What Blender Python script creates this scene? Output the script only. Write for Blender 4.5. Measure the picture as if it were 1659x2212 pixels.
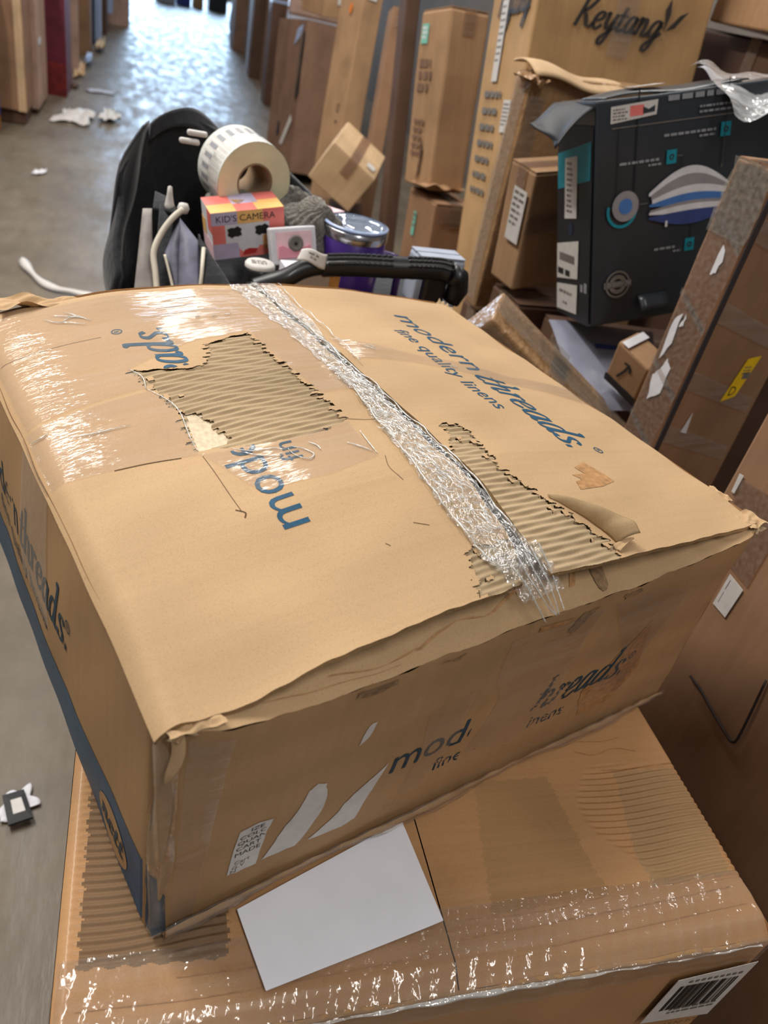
import bpy, bmesh, math, random
import numpy as np
from mathutils import Vector, Matrix, Euler

for o in list(bpy.data.objects):
    bpy.data.objects.remove(o)
SC = bpy.context.scene
COL = SC.collection
rnd = random.Random(7)
rng = np.random.default_rng(7)
sin, cos, pi = math.sin, math.cos, math.pi

# ------------------------------------------------------------------ camera
W, H = 1659, 2212
FPX, PITCH, ROLL, YAW = 1665.3, 0.5977, 0.2422, 0.3718
CAMP = np.array([0., 0., 1.5])
fw = np.array([sin(YAW) * cos(PITCH), cos(YAW) * cos(PITCH), -sin(PITCH)])
rt = np.array([cos(YAW), -sin(YAW), 0.])
up = np.cross(rt, fw)
RT = cos(ROLL) * rt + sin(ROLL) * up
UP = -sin(ROLL) * rt + cos(ROLL) * up
cd = bpy.data.cameras.new('camera')
cam = bpy.data.objects.new('camera', cd)
COL.objects.link(cam)
m = Matrix.Identity(4)
for i in range(3):
    m[i][0], m[i][1], m[i][2], m[i][3] = RT[i], UP[i], -fw[i], CAMP[i]
cam.matrix_world = m
cd.sensor_fit = 'VERTICAL'
cd.sensor_height = 36.0
cd.lens = FPX / H * 36.0
cd.clip_start = 0.02
cd.clip_end = 100
cd.dof.use_dof = True
cd.dof.focus_distance = 0.80
cd.dof.aperture_fstop = cd.lens / 4.4
SC.camera = cam

# ------------------------------------------------------------------ light
wd = bpy.data.worlds.new('world')
SC.world = wd
wd.use_nodes = True
bg = wd.node_tree.nodes['Background']
bg.inputs[0].default_value = (0.92, 0.95, 1.0, 1)
bg.inputs[1].default_value = 0.14


def area(name, loc, size, power, color, rot=(0, 0, 0)):
    l = bpy.data.lights.new(name, 'AREA')
    l.shape = 'RECTANGLE'
    l.size, l.size_y = size
    l.energy = power
    l.color = color
    o = bpy.data.objects.new(name, l)
    COL.objects.link(o)
    o.location = loc
    o.rotation_euler = rot
    return o


for i, (x, y, p) in enumerate([(-1.5, 2.3, 128), (0.1, 4.6, 50), (0.1, 8.0, 42), (0.1, 12, 42), (0.6, -1.4, 48), (-2.3, 0.6, 16), (-2.3, 4.0, 30), (2.0, 3.0, 30), (2.0, 6.0, 30)]):
    area('ceiling_and_fill_lamp', (x, y, 4.0), (0.16, 2.3), p, (1.0, 0.955, 0.89))  # side rows and lamp behind camera added unseen, for tape sparkle and front fill
area('dock_door_daylight', (0.6, 25.5, 2.4), (5.0, 4.2), 900, (0.50, 0.72, 1.0), (-pi / 2, 0, 0))

SC.cycles.max_bounces = 4
SC.cycles.adaptive_threshold = 0.03
SC.cycles.diffuse_bounces = 2
SC.cycles.glossy_bounces = 2
SC.cycles.transmission_bounces = 2
SC.cycles.transparent_max_bounces = 6
SC.cycles.caustics_reflective = False
SC.cycles.caustics_refractive = False
SC.view_settings.view_transform = 'Standard'
SC.view_settings.look = 'None'
SC.view_settings.gamma = 1.0
SC.view_settings.use_curve_mapping = False
SC.view_settings.exposure = 0.20


# ------------------------------------------------------------------ helpers
def at(px, py, dist):
    d = RT * ((px - W / 2) / FPX) + UP * (-(py - H / 2) / FPX) + fw
    return Vector(CAMP + d / np.linalg.norm(d) * dist)


def on_z(px, py, z):
    d = RT * ((px - W / 2) / FPX) + UP * (-(py - H / 2) / FPX) + fw
    return Vector(CAMP + d * ((z - CAMP[2]) / d[2]))


def s2l(r, g, b):
    f = lambda c: c / 12.92 if c <= .04045 else ((c + .055) / 1.055) ** 2.4
    return (f(r / 255), f(g / 255), f(b / 255), 1)


class NT:
    def __init__(self, name):
        self.m = bpy.data.materials.new(name)
        self.m.use_nodes = True
        self.t = self.m.node_tree
        self.t.nodes.clear()
        self.out = self.n('ShaderNodeOutputMaterial')

    def n(self, typ, **kw):
        nd = self.t.nodes.new(typ)
        for k, v in kw.items():
            setattr(nd, k, v)
        return nd

    def l(self, a, b):
        self.t.links.new(a, b)

    def coord(self, scale=(1, 1, 1), rot=(0, 0, 0)):
        tc = self.n('ShaderNodeTexCoord')
        mp = self.n('ShaderNodeMapping')
        mp.inputs['Scale'].default_value = scale
        mp.inputs['Rotation'].default_value = rot
        self.l(tc.outputs['Object'], mp.inputs['Vector'])
        return mp.outputs[0]

    def noise(self, vec, scale, detail=3, rough=.5):
        nd = self.n('ShaderNodeTexNoise')
        nd.inputs['Scale'].default_value = scale
        nd.inputs['Detail'].default_value = detail
        nd.inputs['Roughness'].default_value = rough
        self.l(vec, nd.inputs['Vector'])
        return nd.outputs['Fac']

    def ramp(self, fac, stops):
        r = self.n('ShaderNodeValToRGB')
        e = r.color_ramp.elements
        while len(e) > 1:
            e.remove(e[-1])
        e[0].position, e[0].color = stops[0]
        for p, c in stops[1:]:
            x = e.new(p)
            x.color = c
        self.l(fac, r.inputs[0])
        return r.outputs[0]

    def mix(self, a, b, fac, mode='MIX'):
        x = self.n('ShaderNodeMix', data_type='RGBA', blend_type=mode)
        for sock, v in ((x.inputs['Factor'], fac), (x.inputs['A'], a), (x.inputs['B'], b)):
            if isinstance(v, (int, float)):
                sock.default_value = v
            elif isinstance(v, tuple):
                sock.default_value = v
            else:
                self.l(v, sock)
        return x.outputs['Result']

    def bump(self, fac, strength, dist, prev=None):
        b = self.n('ShaderNodeBump')
        b.inputs['Strength'].default_value = strength
        b.inputs['Distance'].default_value = dist
        self.l(fac, b.inputs['Height'])
        if prev:
            self.l(prev, b.inputs['Normal'])
        return b.outputs[0]

    def bsdf(self, color, rough=.7, normal=None, metal=0, coat=0, coatr=.1, spec=.5, trans=0, sheen=0):
        p = self.n('ShaderNodeBsdfPrincipled')
        if isinstance(color, tuple):
            p.inputs['Base Color'].default_value = color
        else:
            self.l(color, p.inputs['Base Color'])
        if isinstance(rough, (int, float)):
            p.inputs['Roughness'].default_value = rough
        else:
            self.l(rough, p.inputs['Roughness'])
        p.inputs['Metallic'].default_value = metal
        p.inputs['Coat Weight'].default_value = coat
        p.inputs['Coat Roughness'].default_value = coatr
        p.inputs['Specular IOR Level'].default_value = spec
        p.inputs['Transmission Weight'].default_value = trans
        p.inputs['Sheen Weight'].default_value = sheen
        if normal:
            self.l(normal, p.inputs['Normal'])
            if coat:
                self.l(normal, p.inputs['Coat Normal'])
        self.l(p.outputs[0], self.out.inputs[0])
        return self.m


def kraft(name, rgb, streak=(2, 90, 90), amt=.10, stain=.25, coat=0., coatr=.12, wrinkle=0., rough=.72, sf=.45):
    k = NT(name)
    c = s2l(*rgb)
    dk = tuple(x * (1 - amt * 2.2) for x in c[:3]) + (1,)
    lt = tuple(min(1, x * (1 + amt)) for x in c[:3]) + (1,)
    v = k.coord()
    big = k.noise(v, 5, 2)
    col = k.ramp(big, [(.3, dk), (.52, c), (.75, lt)])
    st = k.noise(k.coord(streak), 1.6, 2)
    col = k.mix(col, k.ramp(st, [(.35, (.84, .81, .77, 1)), (.6, (1, 1, 1, 1))]), sf, 'MULTIPLY')
    sp = k.noise(v, 900, 1, .7)
    col = k.mix(col, k.ramp(sp, [(.32, (.76, .72, .67, 1)), (.46, (1, 1, 1, 1)), (.7, (1.06, 1.06, 1.05, 1))]), .5, 'MULTIPLY')
    sn = k.noise(v, 13, 4, .75)
    col = k.mix(col, k.ramp(sn, [(.60, (1, 1, 1, 1)), (.74, (.74, .66, .56, 1))]), stain, 'MULTIPLY')
    nr = k.bump(st, .25 * min(1, sf * 2), .0012)
    if wrinkle:
        wn = k.noise(k.coord((1, 1, .6)), 26, 3, .65)
        nr = k.bump(wn, wrinkle, .02, nr)
    return k.bsdf(col, rough, nr, coat=coat, coatr=coatr, spec=.3)


def plain(name, rgb, rough=.6, metal=0, coat=0, spec=.5, noise=.06, nscale=30, bump=0., sheen=0):
    k = NT(name)
    c = s2l(*rgb)
    v = k.coord()
    nn = k.noise(v, nscale, 2)
    col = k.ramp(nn, [(.3, tuple(x * (1 - noise * 2) for x in c[:3]) + (1,)), (.7, tuple(min(1, x * (1 + noise)) for x in c[:3]) + (1,))])
    nr = k.bump(nn, bump, .01) if bump else None
    return k.bsdf(col, rough, nr, metal, coat, .1, spec, 0, sheen)


def film(name, tint=(.97, .95, .92), haze=.10, hazecol=(.80, .77, .73), nscale=60, strength=.4, dist=.004, rough=.08, base=.05, stretch=(1, 1, 1), boost=1.):
    """clear plastic film: mostly transparent with a glossy skin"""
    k = NT(name)
    v = k.coord(stretch)
    a = k.noise(v, nscale, 3, .65)
    nr = k.bump(a, strength, dist)
    tr = k.n('ShaderNodeBsdfTransparent')
    tr.inputs[0].default_value = tint + (1,)
    df = k.n('ShaderNodeBsdfDiffuse')
    df.inputs[0].default_value = hazecol + (1,)
    gl = k.n('ShaderNodeBsdfGlossy')
    gl.inputs['Roughness'].default_value = rough
    gl.inputs[0].default_value = (1, 1, 1, 1)
    k.l(nr, gl.inputs['Normal'])
    fr = k.n('ShaderNodeLayerWeight')
    fr.inputs[0].default_value = .5
    pw = k.n('ShaderNodeMath', operation='POWER')
    pw.inputs[1].default_value = 4.0
    k.l(fr.outputs['Facing'], pw.inputs[0])
    mul = k.n('ShaderNodeMath', operation='MULTIPLY_ADD')
    mul.inputs[1].default_value = .6 * boost
    mul.inputs[2].default_value = base
    mul.use_clamp = True
    k.l(pw.outputs[0], mul.inputs[0])
    m1 = k.n('ShaderNodeMixShader')
    hz = k.n('ShaderNodeMath', operation='MULTIPLY')
    hz.inputs[1].default_value = haze * 2
    st = k.noise(k.coord((2, 70, 70)), 1.5, 1)
    k.l(st, hz.inputs[0])
    k.l(hz.outputs[0], m1.inputs[0])
    k.l(tr.outputs[0], m1.inputs[1])
    k.l(df.outputs[0], m1.inputs[2])
    m2 = k.n('ShaderNodeMixShader')
    k.l(mul.outputs[0], m2.inputs[0])
    k.l(m1.outputs[0], m2.inputs[1])
    k.l(gl.outputs[0], m2.inputs[2])
    k.l(m2.outputs[0], k.out.inputs[0])
    return k.m


M = {}
M['kraft'] = kraft('kraft_main', (196, 163, 124), streak=(3, 110, 3), amt=.05, stain=.25, sf=.16)
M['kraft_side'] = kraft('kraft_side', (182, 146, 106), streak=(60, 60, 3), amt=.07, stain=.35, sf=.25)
M['kraft_low'] = kraft('kraft_low', (190, 146, 102), streak=(3, 120, 3), amt=.08, stain=.4, coat=.25, coatr=.25, sf=.3)
M['kraft_low_grey'] = kraft('kraft_low_grey', (176, 138, 97), streak=(2, 150, 2), amt=.1, stain=.5)
M['kraft_low_dark'] = kraft('kraft_low_dark', (132, 105, 78), streak=(2, 150, 2), amt=.1, stain=.5, sf=.3)
M['flute_low'] = kraft('flute_low', (172, 140, 102), streak=(2, 150, 2), amt=.1, stain=.5, sf=.3)
M['kraft_a'] = kraft('kraft_a', (178, 142, 108), streak=(40, 40, 2), stain=.4)
M['kraft_b'] = kraft('kraft_b', (158, 122, 94), streak=(40, 40, 2), stain=.4)
M['kraft_c'] = kraft('kraft_c', (196, 158, 112), streak=(40, 40, 2), stain=.3)
M['kraft_d'] = kraft('kraft_d', (136, 106, 88), streak=(40, 40, 2), stain=.4)
M['kraft_dark'] = kraft('kraft_dark', (98, 72, 58), streak=(40, 40, 2), stain=.4)
M['kraft_pale'] = kraft('kraft_pale', (212, 180, 142), streak=(40, 2, 2), stain=.2)
M['kraft_pink'] = kraft('kraft_pink', (196, 164, 150), streak=(40, 40, 2), stain=.3)
M['kraft_film'] = kraft('kraft_film', (180, 142, 102), streak=(30, 30, 2), stain=.3, coat=.9, coatr=.08, wrinkle=.5)
M['kraft_glossy'] = kraft('kraft_glossy', (176, 138, 102), streak=(30, 30, 2), stain=.4, coat=.6, coatr=.15, wrinkle=.2)
M['flute'] = kraft('flute_paper', (188, 165, 132), streak=(6, 3, 3), amt=.08, stain=.3)
M['flute_edge'] = kraft('flute_edge', (176, 142, 100), streak=(300, 3, 3), amt=.2, stain=.4)
M['liner'] = plain('inner_liner', (226, 206, 176), .85, noise=.1, nscale=200)
M['peel'] = kraft('peel_back', (172, 145, 108), amt=.1, stain=.5)
M['inside'] = plain('inside_dark', (30, 24, 20), .9)  # near-black that paints shade in flap slots; also used for a scuff
M['ink'] = plain('blue_ink', (30, 80, 110), .55, noise=.10, nscale=250, spec=.3)
M['ink_dark'] = plain('blue_ink_dark', (36, 66, 84), .6, noise=.2, nscale=120, spec=.3)
M['band'] = plain('blue_band_ink', (28, 78, 112), .5, noise=.12, nscale=60, spec=.4)
M['crease'] = plain('crease_line', (92, 66, 42), .9)
M['stain'] = plain('glue_stain', (182, 136, 88), .6, noise=.15, nscale=150)
M['smudge'] = plain('smudge', (150, 120, 88), .7, noise=.2, nscale=200)
M['tape'] = film('clear_tape', tint=(.97, .945, .93), haze=.07, nscale=9, strength=.42, dist=.006, rough=.13, base=.03, stretch=(1, 9, 9), boost=.7)
M['tape_seam'] = film('crinkled_tape', tint=(.97, .97, .95), haze=.09, hazecol=(.92, .92, .88), nscale=90, strength=.8, dist=.010, rough=.07, base=.20, boost=1.0)
M['tape_brown'] = film('brownish_tape', tint=(.86, .78, .70), haze=.12, hazecol=(.66, .56, .48), nscale=40, strength=.4, dist=.005, rough=.12, base=.04)
M['wrap'] = film('bottom_wrap', tint=(.93, .91, .88), haze=.08, hazecol=(.80, .76, .70), nscale=38, strength=.5, dist=.006, rough=.11, base=.045, boost=.8)
M['tape_edge_glint'] = film('tape_fold_glint', tint=(.98, .98, .97), haze=.50, hazecol=(.97, .97, .95), nscale=60, strength=.6, dist=.006, rough=.10, base=.25)  # whitened film: glints on folds and edges are put into its colour
M['white'] = plain('paper_white', (226, 226, 232), .75, noise=.03, nscale=60)
M['label'] = plain('label_white', (214, 210, 206), .6, noise=.04, nscale=90)
M['envelope'] = plain('envelope_white', (240, 242, 252), .65, noise=.02, nscale=18, bump=.05)
M['black'] = plain('print_black', (26, 24, 26), .6)
M['greyprint'] = plain('print_grey', (120, 114, 108), .6)
M['scriptink'] = plain('script_ink', (52, 46, 46), .6, noise=.15, nscale=60)
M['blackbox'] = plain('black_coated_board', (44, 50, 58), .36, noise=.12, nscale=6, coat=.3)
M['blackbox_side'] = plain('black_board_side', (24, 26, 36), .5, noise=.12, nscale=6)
M['teal'] = plain('teal_print', (10, 140, 160), .5)
M['mint'] = plain('mint_sticker', (130, 200, 180), .6)
M['orange'] = plain('orange_sticker', (236, 132, 52), .6)
M['yellow'] = plain('yellow_sticker', (250, 206, 20), .5)
M['greybar'] = plain('grey_bar', (150, 152, 158), .5)
M['pillow_white'] = plain('pillow_white', (222, 222, 228), .6)
M['pillow_blue'] = plain('pillow_blue', (70, 120, 190), .6)
M['pillow_navy'] = plain('pillow_navy', (52, 68, 130), .6)
M['pillow_grey'] = plain('pillow_grey', (150, 146, 150), .6)
M['cloth_black'] = plain('black_fabric', (22, 24, 32), .85, noise=.25, nscale=60, bump=.3, sheen=.2)
M['cloth_strap'] = plain('black_strap', (34, 36, 46), .7, noise=.2, nscale=80, sheen=.3)
M['cloth_grey'] = plain('grey_fabric', (150, 144, 140), .85, noise=.1, nscale=40)
M['mesh_grey'] = plain('grey_mesh_panel', (112, 112, 132), .6, noise=.3, nscale=26)
M['piping'] = plain('white_piping', (214, 206, 190), .6)
M['plush'] = plain('grey_knit', (132, 126, 118), .95, noise=.25, nscale=160, bump=.6, sheen=.4)
M['rollface'] = plain('roll_cream', (232, 222, 188), .7, noise=.05, nscale=25)
M['rollside'] = plain('roll_white', (222, 224, 220), .6, noise=.04)
M['core'] = plain('roll_core', (150, 124, 96), .8, noise=.12)
M['pinkp'] = plain('pink_print', (240, 128, 120), .5)
M['orangep'] = plain('peach_print', (250, 196, 120), .5)
M['lilac'] = plain('lilac_print', (196, 186, 216), .5)
M['pink'] = plain('pink_plastic', (240, 160, 176), .35, coat=.3)
M['pinkpale'] = plain('pale_pink_card', (246, 206, 214), .6)
M['redp'] = plain('red_print', (190, 40, 40), .5)
M['purple'] = plain('purple_enamel', (62, 34, 120), .3, coat=.4)
M['steel'] = plain('steel', (200, 200, 206), .22, metal=1, noise=.03)
M['lid'] = film('clear_lid', tint=(.80, .86, .95), haze=.25, hazecol=(.62, .70, .84), nscale=20, strength=.3, rough=.05, base=.12)
M['handle'] = plain('black_rubber', (20, 20, 24), .4, noise=.1, coat=.2)
M['pale_blue'] = plain('pale_blue_card', (170, 178, 196), .6)
M['maroon'] = plain('maroon_board', (112, 36, 56), .55, noise=.15, nscale=8)
M['red_low'] = plain('red_board', (128, 36, 38), .55, noise=.2, nscale=14)
M['navy'] = plain('navy_board', (18, 34, 66), .5)
M['blue'] = plain('blue_plastic', (44, 72, 160), .4)
M['bluewhite'] = plain('blue_white_wrap', (176, 196, 236), .3, coat=.5)
M['orangewood'] = kraft('orange_wood', (178, 118, 54))
M['greywhite'] = plain('grey_white_panel', (186, 190, 204), .55)
M['poly'] = plain('white_poly_mailer', (150, 152, 170), .35, noise=.12, nscale=9, bump=.5, coat=.2)
M['plastic_white'] = film('loose_clear_plastic', tint=(.92, .93, .95), haze=.42, hazecol=(.86, .87, .9), nscale=14, strength=1, dist=.02, rough=.12, base=.12)
M['cord'] = plain('dark_cord', (34, 18, 14), .7)
M['seamdark'] = plain('dark_seam', (58, 50, 52), .7)
M['wallp'] = plain('warehouse_wall', (120, 112, 104), .85, noise=.1, nscale=2)


def floor_mat():
    k = NT('concrete_floor')
    v = k.coord()
    a = k.noise(v, 1.1, 6, .6)
    b = k.noise(v, 7, 5, .65)
    col = k.ramp(a, [(.3, s2l(98, 86, 72)), (.55, s2l(116, 104, 88)), (.75, s2l(132, 121, 106))])
    col = k.mix(col, k.ramp(b, [(.35, (.78, .77, .75, 1)), (.6, (1, 1, 1, 1)), (.72, (1.15, 1.14, 1.12, 1))]), .7, 'MULTIPLY')
    c = k.noise(k.coord((1, .25, 1)), 9, 5, .7)
    rg = k.n('ShaderNodeMapRange')
    rg.inputs['From Min'].default_value = .35
    rg.inputs['From Max'].default_value = .65
    rg.inputs['To Min'].default_value = .34
    rg.inputs['To Max'].default_value = .60
    k.l(c, rg.inputs[0])
    nr = k.bump(c, .2, .01)
    return k.bsdf(col, rg.outputs[0], nr, spec=.5)


M['floor'] = floor_mat()


def link(name, me, mats=None, parent=None, smooth=False):
    o = bpy.data.objects.new(name, me)
    COL.objects.link(o)
    if mats is not None:
        for mm in (mats if isinstance(mats, (list, tuple)) else [mats]):
            me.materials.append(M[mm] if isinstance(mm, str) else mm)
    if parent:
        o.parent = parent
    if smooth:
        me.polygons.foreach_set('use_smooth', [True] * len(me.polygons))
    return o


def mesh(name, V, F, mats, parent=None, smooth=False, mi=None):
    me = bpy.data.meshes.new(name)
    me.from_pydata([tuple(map(float, v)) for v in V], [], [tuple(int(i) for i in f) for f in F])
    o = link(name, me, mats, parent, smooth)
    if mi is not None:
        me.polygons.foreach_set('material_index', list(map(int, mi)))
    me.update()
    return o


def empty(name, label, cat, loc=(0, 0, 0), R=None, group=None):
    o = bpy.data.objects.new(name, None)
    o.empty_display_size = .05
    COL.objects.link(o)
    mm = (R.to_4x4() if R is not None else Matrix.Identity(4))
    mm.translation = Vector(loc)
    o.matrix_world = mm
    tag(o, label, cat, group)
    return o


def tag(o, label=None, cat=None, group=None, kind=None):
    if label:
        o['label'] = label
    if cat:
        o['category'] = cat
    if group:
        o['group'] = group
    if kind:
        o['kind'] = kind
    return o


def bm_obj(name, bm, mats, parent=None, smooth=False):
    me = bpy.data.meshes.new(name)
    bm.to_mesh(me)
    bm.free()
    return link(name, me, mats, parent, smooth)


def rbox(name, lo, hi, mat, parent=None, bev=.004, seg=2, warp=0., cuts=0, seed=0):
    bm = bmesh.new()
    bmesh.ops.create_cube(bm, size=1)
    lo, hi = Vector(lo), Vector(hi)
    d = hi - lo
    for v in bm.verts:
        v.co = Vector((lo.x + (v.co.x + .5) * d.x, lo.y + (v.co.y + .5) * d.y, lo.z + (v.co.z + .5) * d.z))
    if bev:
        bmesh.ops.bevel(bm, geom=bm.edges[:], offset=min(bev, min(d) * .45), segments=seg, profile=.5, affect='EDGES')
    if cuts:
        bmesh.ops.subdivide_edges(bm, edges=[e for e in bm.edges if e.calc_length() > max(d) / 8], cuts=cuts, use_grid_fill=True)
    if warp:
        rs = random.Random(seed)
        ph = [rs.uniform(0, 6.28) for _ in range(9)]
        c = (lo + hi) / 2
        for v in bm.verts:
            p = v.co
            n = (sin(p.x * 11 + ph[0]) * sin(p.z * 9 + ph[1]) + .5 * sin(p.y * 17 + ph[2] + p.z * 21))
            mx = sin(p.z * 7 + ph[3]) + .6 * sin(p.y * 19 + ph[4] + p.x * 6)
            v.co = p + Vector((warp * mx * (1 if p.x < c.x else -1) * .6, warp * n * .8 * (1 if p.y < c.y else -1), warp * .5 * sin(p.x * 14 + ph[5])))
    bmesh.ops.recalc_face_normals(bm, faces=bm.faces[:])
    return bm_obj(name, bm, mat, parent, False)


def tube(name, pts, r, mat, parent=None, seg=10, smooth=True, cap=True):
    pts = [Vector(p) for p in pts]
    n = len(pts)
    rs = r if isinstance(r, (list, tuple)) else [r] * n
    V, F = [], []
    nrm = None
    for i, p in enumerate(pts):
        t = (pts[min(i + 1, n - 1)] - pts[max(i - 1, 0)]).normalized()
        if nrm is None:
            nrm = t.orthogonal().normalized()
        nrm = (nrm - t * nrm.dot(t)).normalized()
        b = t.cross(nrm)
        for k in range(seg):
            a = 2 * pi * k / seg
            V.append(p + (nrm * cos(a) + b * sin(a)) * rs[i])
    for i in range(n - 1):
        for k in range(seg):
            F.append((i * seg + k, i * seg + (k + 1) % seg, (i + 1) * seg + (k + 1) % seg, (i + 1) * seg + k))
    if cap:
        F.append(tuple(range(seg - 1, -1, -1)))
        F.append(tuple((n - 1) * seg + k for k in range(seg)))
    return mesh(name, V, F, mat, parent, smooth)


def smoothline(pts, k=6):
    """Catmull-Rom resample"""
    P = [np.array(p, float) for p in pts]
    P = [2 * P[0] - P[1]] + P + [2 * P[-1] - P[-2]]
    out = []
    for i in range(1, len(P) - 2):
        for j in range(k):
            t = j / k
            a, b, c, d = P[i - 1], P[i], P[i + 1], P[i + 2]
            out.append(.5 * ((2 * b) + (c - a) * t + (2 * a - 5 * b + 4 * c - d) * t * t + (3 * b - a - 3 * c + d) * t ** 3))
    out.append(P[-2])
    return out


def lathe(name, prof, mat, parent=None, seg=32, axis=None, center=(0, 0, 0), smooth=True):
    V, F = [], []
    n = len(prof)
    Rm = Matrix.Identity(3) if axis is None else Vector((0, 0, 1)).rotation_difference(Vector(axis)).to_matrix()
    c = Vector(center)
    for k in range(seg):
        a = 2 * pi * k / seg
        for r, z in prof:
            V.append(c + Rm @ Vector((r * cos(a), r * sin(a), z)))
    for k in range(seg):
        for i in range(n - 1):
            a, b = k * n + i, ((k + 1) % seg) * n + i
            F.append((a, b, b + 1, a + 1))
    return mesh(name, V, F, mat, parent, smooth)


def grid(nu, nv, fn):
    """fn(a,b) with numpy arrays a,b in 0..1 -> (..,3)"""
    a, b = np.meshgrid(np.linspace(0, 1, nu + 1), np.linspace(0, 1, nv + 1), indexing='ij')
    Pt = fn(a.ravel(), b.ravel())
    idx = np.arange((nu + 1) * (nv + 1)).reshape(nu + 1, nv + 1)
    Fq = np.stack([idx[:-1, :-1].ravel(), idx[1:, :-1].ravel(), idx[1:, 1:].ravel(), idx[:-1, 1:].ravel()], 1)
    return Pt, Fq


def np_mesh(name, V, F, mat, parent=None, smooth=True):
    """V (n,3) array, F (m,4) array; drops unused verts"""
    used = np.unique(F)
    remap = np.zeros(len(V), int)
    remap[used] = np.arange(len(used))
    V, F = V[used], remap[F]
    me = bpy.data.meshes.new(name)
    me.vertices.add(len(V))
    me.vertices.foreach_set('co', V.astype(np.float32).ravel())
    me.loops.add(F.size)
    me.loops.foreach_set('vertex_index', F.astype(np.int32).ravel())
    me.polygons.add(len(F))
    me.polygons.foreach_set('loop_start', np.arange(0, F.size, F.shape[1], dtype=np.int32))
    me.polygons.foreach_set('loop_total', np.full(len(F), F.shape[1], np.int32))
    me.update(calc_edges=True)
    me.validate()
    return link(name, me, mat, parent, smooth)


def inpoly(x, y, poly):
    r = np.zeros(x.shape, bool)
    n = len(poly)
    j = n - 1
    for i in range(n):
        xi, yi = poly[i]
        xj, yj = poly[j]
        c = ((yi > y) != (yj > y)) & (x < (xj - xi) * (y - yi) / ((yj - yi) + 1e-12) + xi)
        r ^= c
        j = i
    return r


# 2-D shapes -> (verts2d, faces); mapped on any surface by a function (x,y)->3D
_tc = {}


def text2d(s, size=1.0, sx=1.0, shear=0.0, spacing=1.0):
    key = (s, spacing)
    if key not in _tc:
        cu = bpy.data.curves.new('t', 'FONT')
        cu.body = s
        cu.size = 1
        cu.space_character = spacing
        cu.resolution_u = 3
        ob = bpy.data.objects.new('t', cu)
        me = bpy.data.meshes.new_from_object(ob)
        _tc[key] = ([tuple(v.co[:2]) for v in me.vertices], [tuple(p.vertices) for p in me.polygons])
        bpy.data.objects.remove(ob)
        bpy.data.curves.remove(cu)
        bpy.data.meshes.remove(me)
    V, F = _tc[key]
    return [(x * size * sx + shear * y * size, y * size) for x, y in V], F


GL = {
    't': (.66, [[(.36, 1.5), (.24, .6), (.2, .18), (.34, .0), (.62, .2)], [(.02, .98), (.66, .98)]]),
    'h': (.98, [[(.04, 1.72), (.2, 1.74), (.16, 0)], [(.16, .5), (.4, .95), (.62, .96), (.7, .7), (.64, .2), (.74, 0), (.94, .16)]]),
    'r': (.70, [[(.02, .92), (.18, .98), (.14, 0)], [(.15, .5), (.36, .92), (.56, .98), (.66, .84)]]),
    'e': (.82, [[(.12, .46), (.42, .52), (.66, .72), (.58, .96), (.38, .98), (.16, .74), (.08, .4), (.2, .06), (.44, .0), (.74, .24)]]),
    'a': (.95, [[(.72, .84), (.52, 1.), (.26, .86), (.1, .45), (.16, .08), (.34, .02), (.56, .26), (.72, .84)], [(.76, .98), (.66, .25), (.72, .02), (.92, .16)]]),
    'd': (.98, [[(.72, .84), (.52, 1.), (.26, .86), (.1, .45), (.16, .08), (.34, .02), (.56, .26), (.72, .84)], [(.62, 1.7), (.80, 1.72), (.68, .3), (.74, .02), (.94, .16)]]),
    's': (.72, [[(.64, .78), (.5, .98), (.28, .96), (.2, .76), (.36, .55), (.54, .34), (.52, .1), (.32, 0), (.1, .06), (.06, .26)]]),
    '.': (.4, [[(.06, .1), (.22, .1)]]),
    'K': (1.25, [[(.35, 1.9), (.22, 1.0), (.05, -.05)], [(1.05, 1.75), (.7, 1.2), (.3, .9)], [(.3, .95), (.6, .6), (.85, .1), (1.15, .05), (1.3, .3)]]),
    'y': (.95, [[(.05, .85), (.2, 1.), (.2, .4), (.36, .05), (.62, .35), (.82, 1.)], [(.82, 1.), (.66, .0), (.45, -.75), (.2, -.9), (.1, -.6), (.45, -.2), (1., .25)]]),
    'n': (.95, [[(.02, .85), (.16, .98), (.1, 0)], [(.12, .5), (.36, .95), (.56, .92), (.58, .5), (.56, .08), (.74, .0), (.98, .25)]]),
    'g': (.95, [[(.72, .84), (.52, 1.), (.26, .86), (.1, .45), (.16, .08), (.34, .02), (.56, .26), (.72, .84)], [(.76, 1.), (.64, .0), (.42, -.75), (.16, -.88), (.08, -.6), (.45, -.2), (1., .3)]]),
}


def strokes2d(lines, wmax, wmin):
    V, F = [], []
    for ln in lines:
        P = smoothline(ln, 6)
        n = len(P)
        b = len(V)
        for i, p in enumerate(P):
            t = P[min(i + 1, n - 1)] - P[max(i - 1, 0)]
            t = t / (np.linalg.norm(t) + 1e-9)
            w = (wmin + (wmax - wmin) * abs(t[1] * .95 + .1 * t[0])) / 2
            nn = np.array([-t[1], t[0]])
            V.append(tuple(p + nn * w))
            V.append(tuple(p - nn * w))
        for i in range(n - 1):
            F.append((b + 2 * i, b + 2 * i + 1, b + 2 * i + 3, b + 2 * i + 2))
    return V, F


def script2d(s, xh=1.0, wmax=.24, wmin=.07, shear=.25, sx=1.0):
    V, F = [], []
    cx = 0
    for ch in s:
        adv, ls = GL[ch]
        k = wmax * (1.3 if ch == '.' else 1)
        v, f = strokes2d(ls, k, k * .9 if ch == '.' else wmin)
        b = len(V)
        V += [((x + cx) * xh * sx + shear * y * xh, y * xh) for x, y in v]
        F += [tuple(i + b for i in q) for q in f]
        cx += adv
    return V, F, cx * xh * sx


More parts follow.
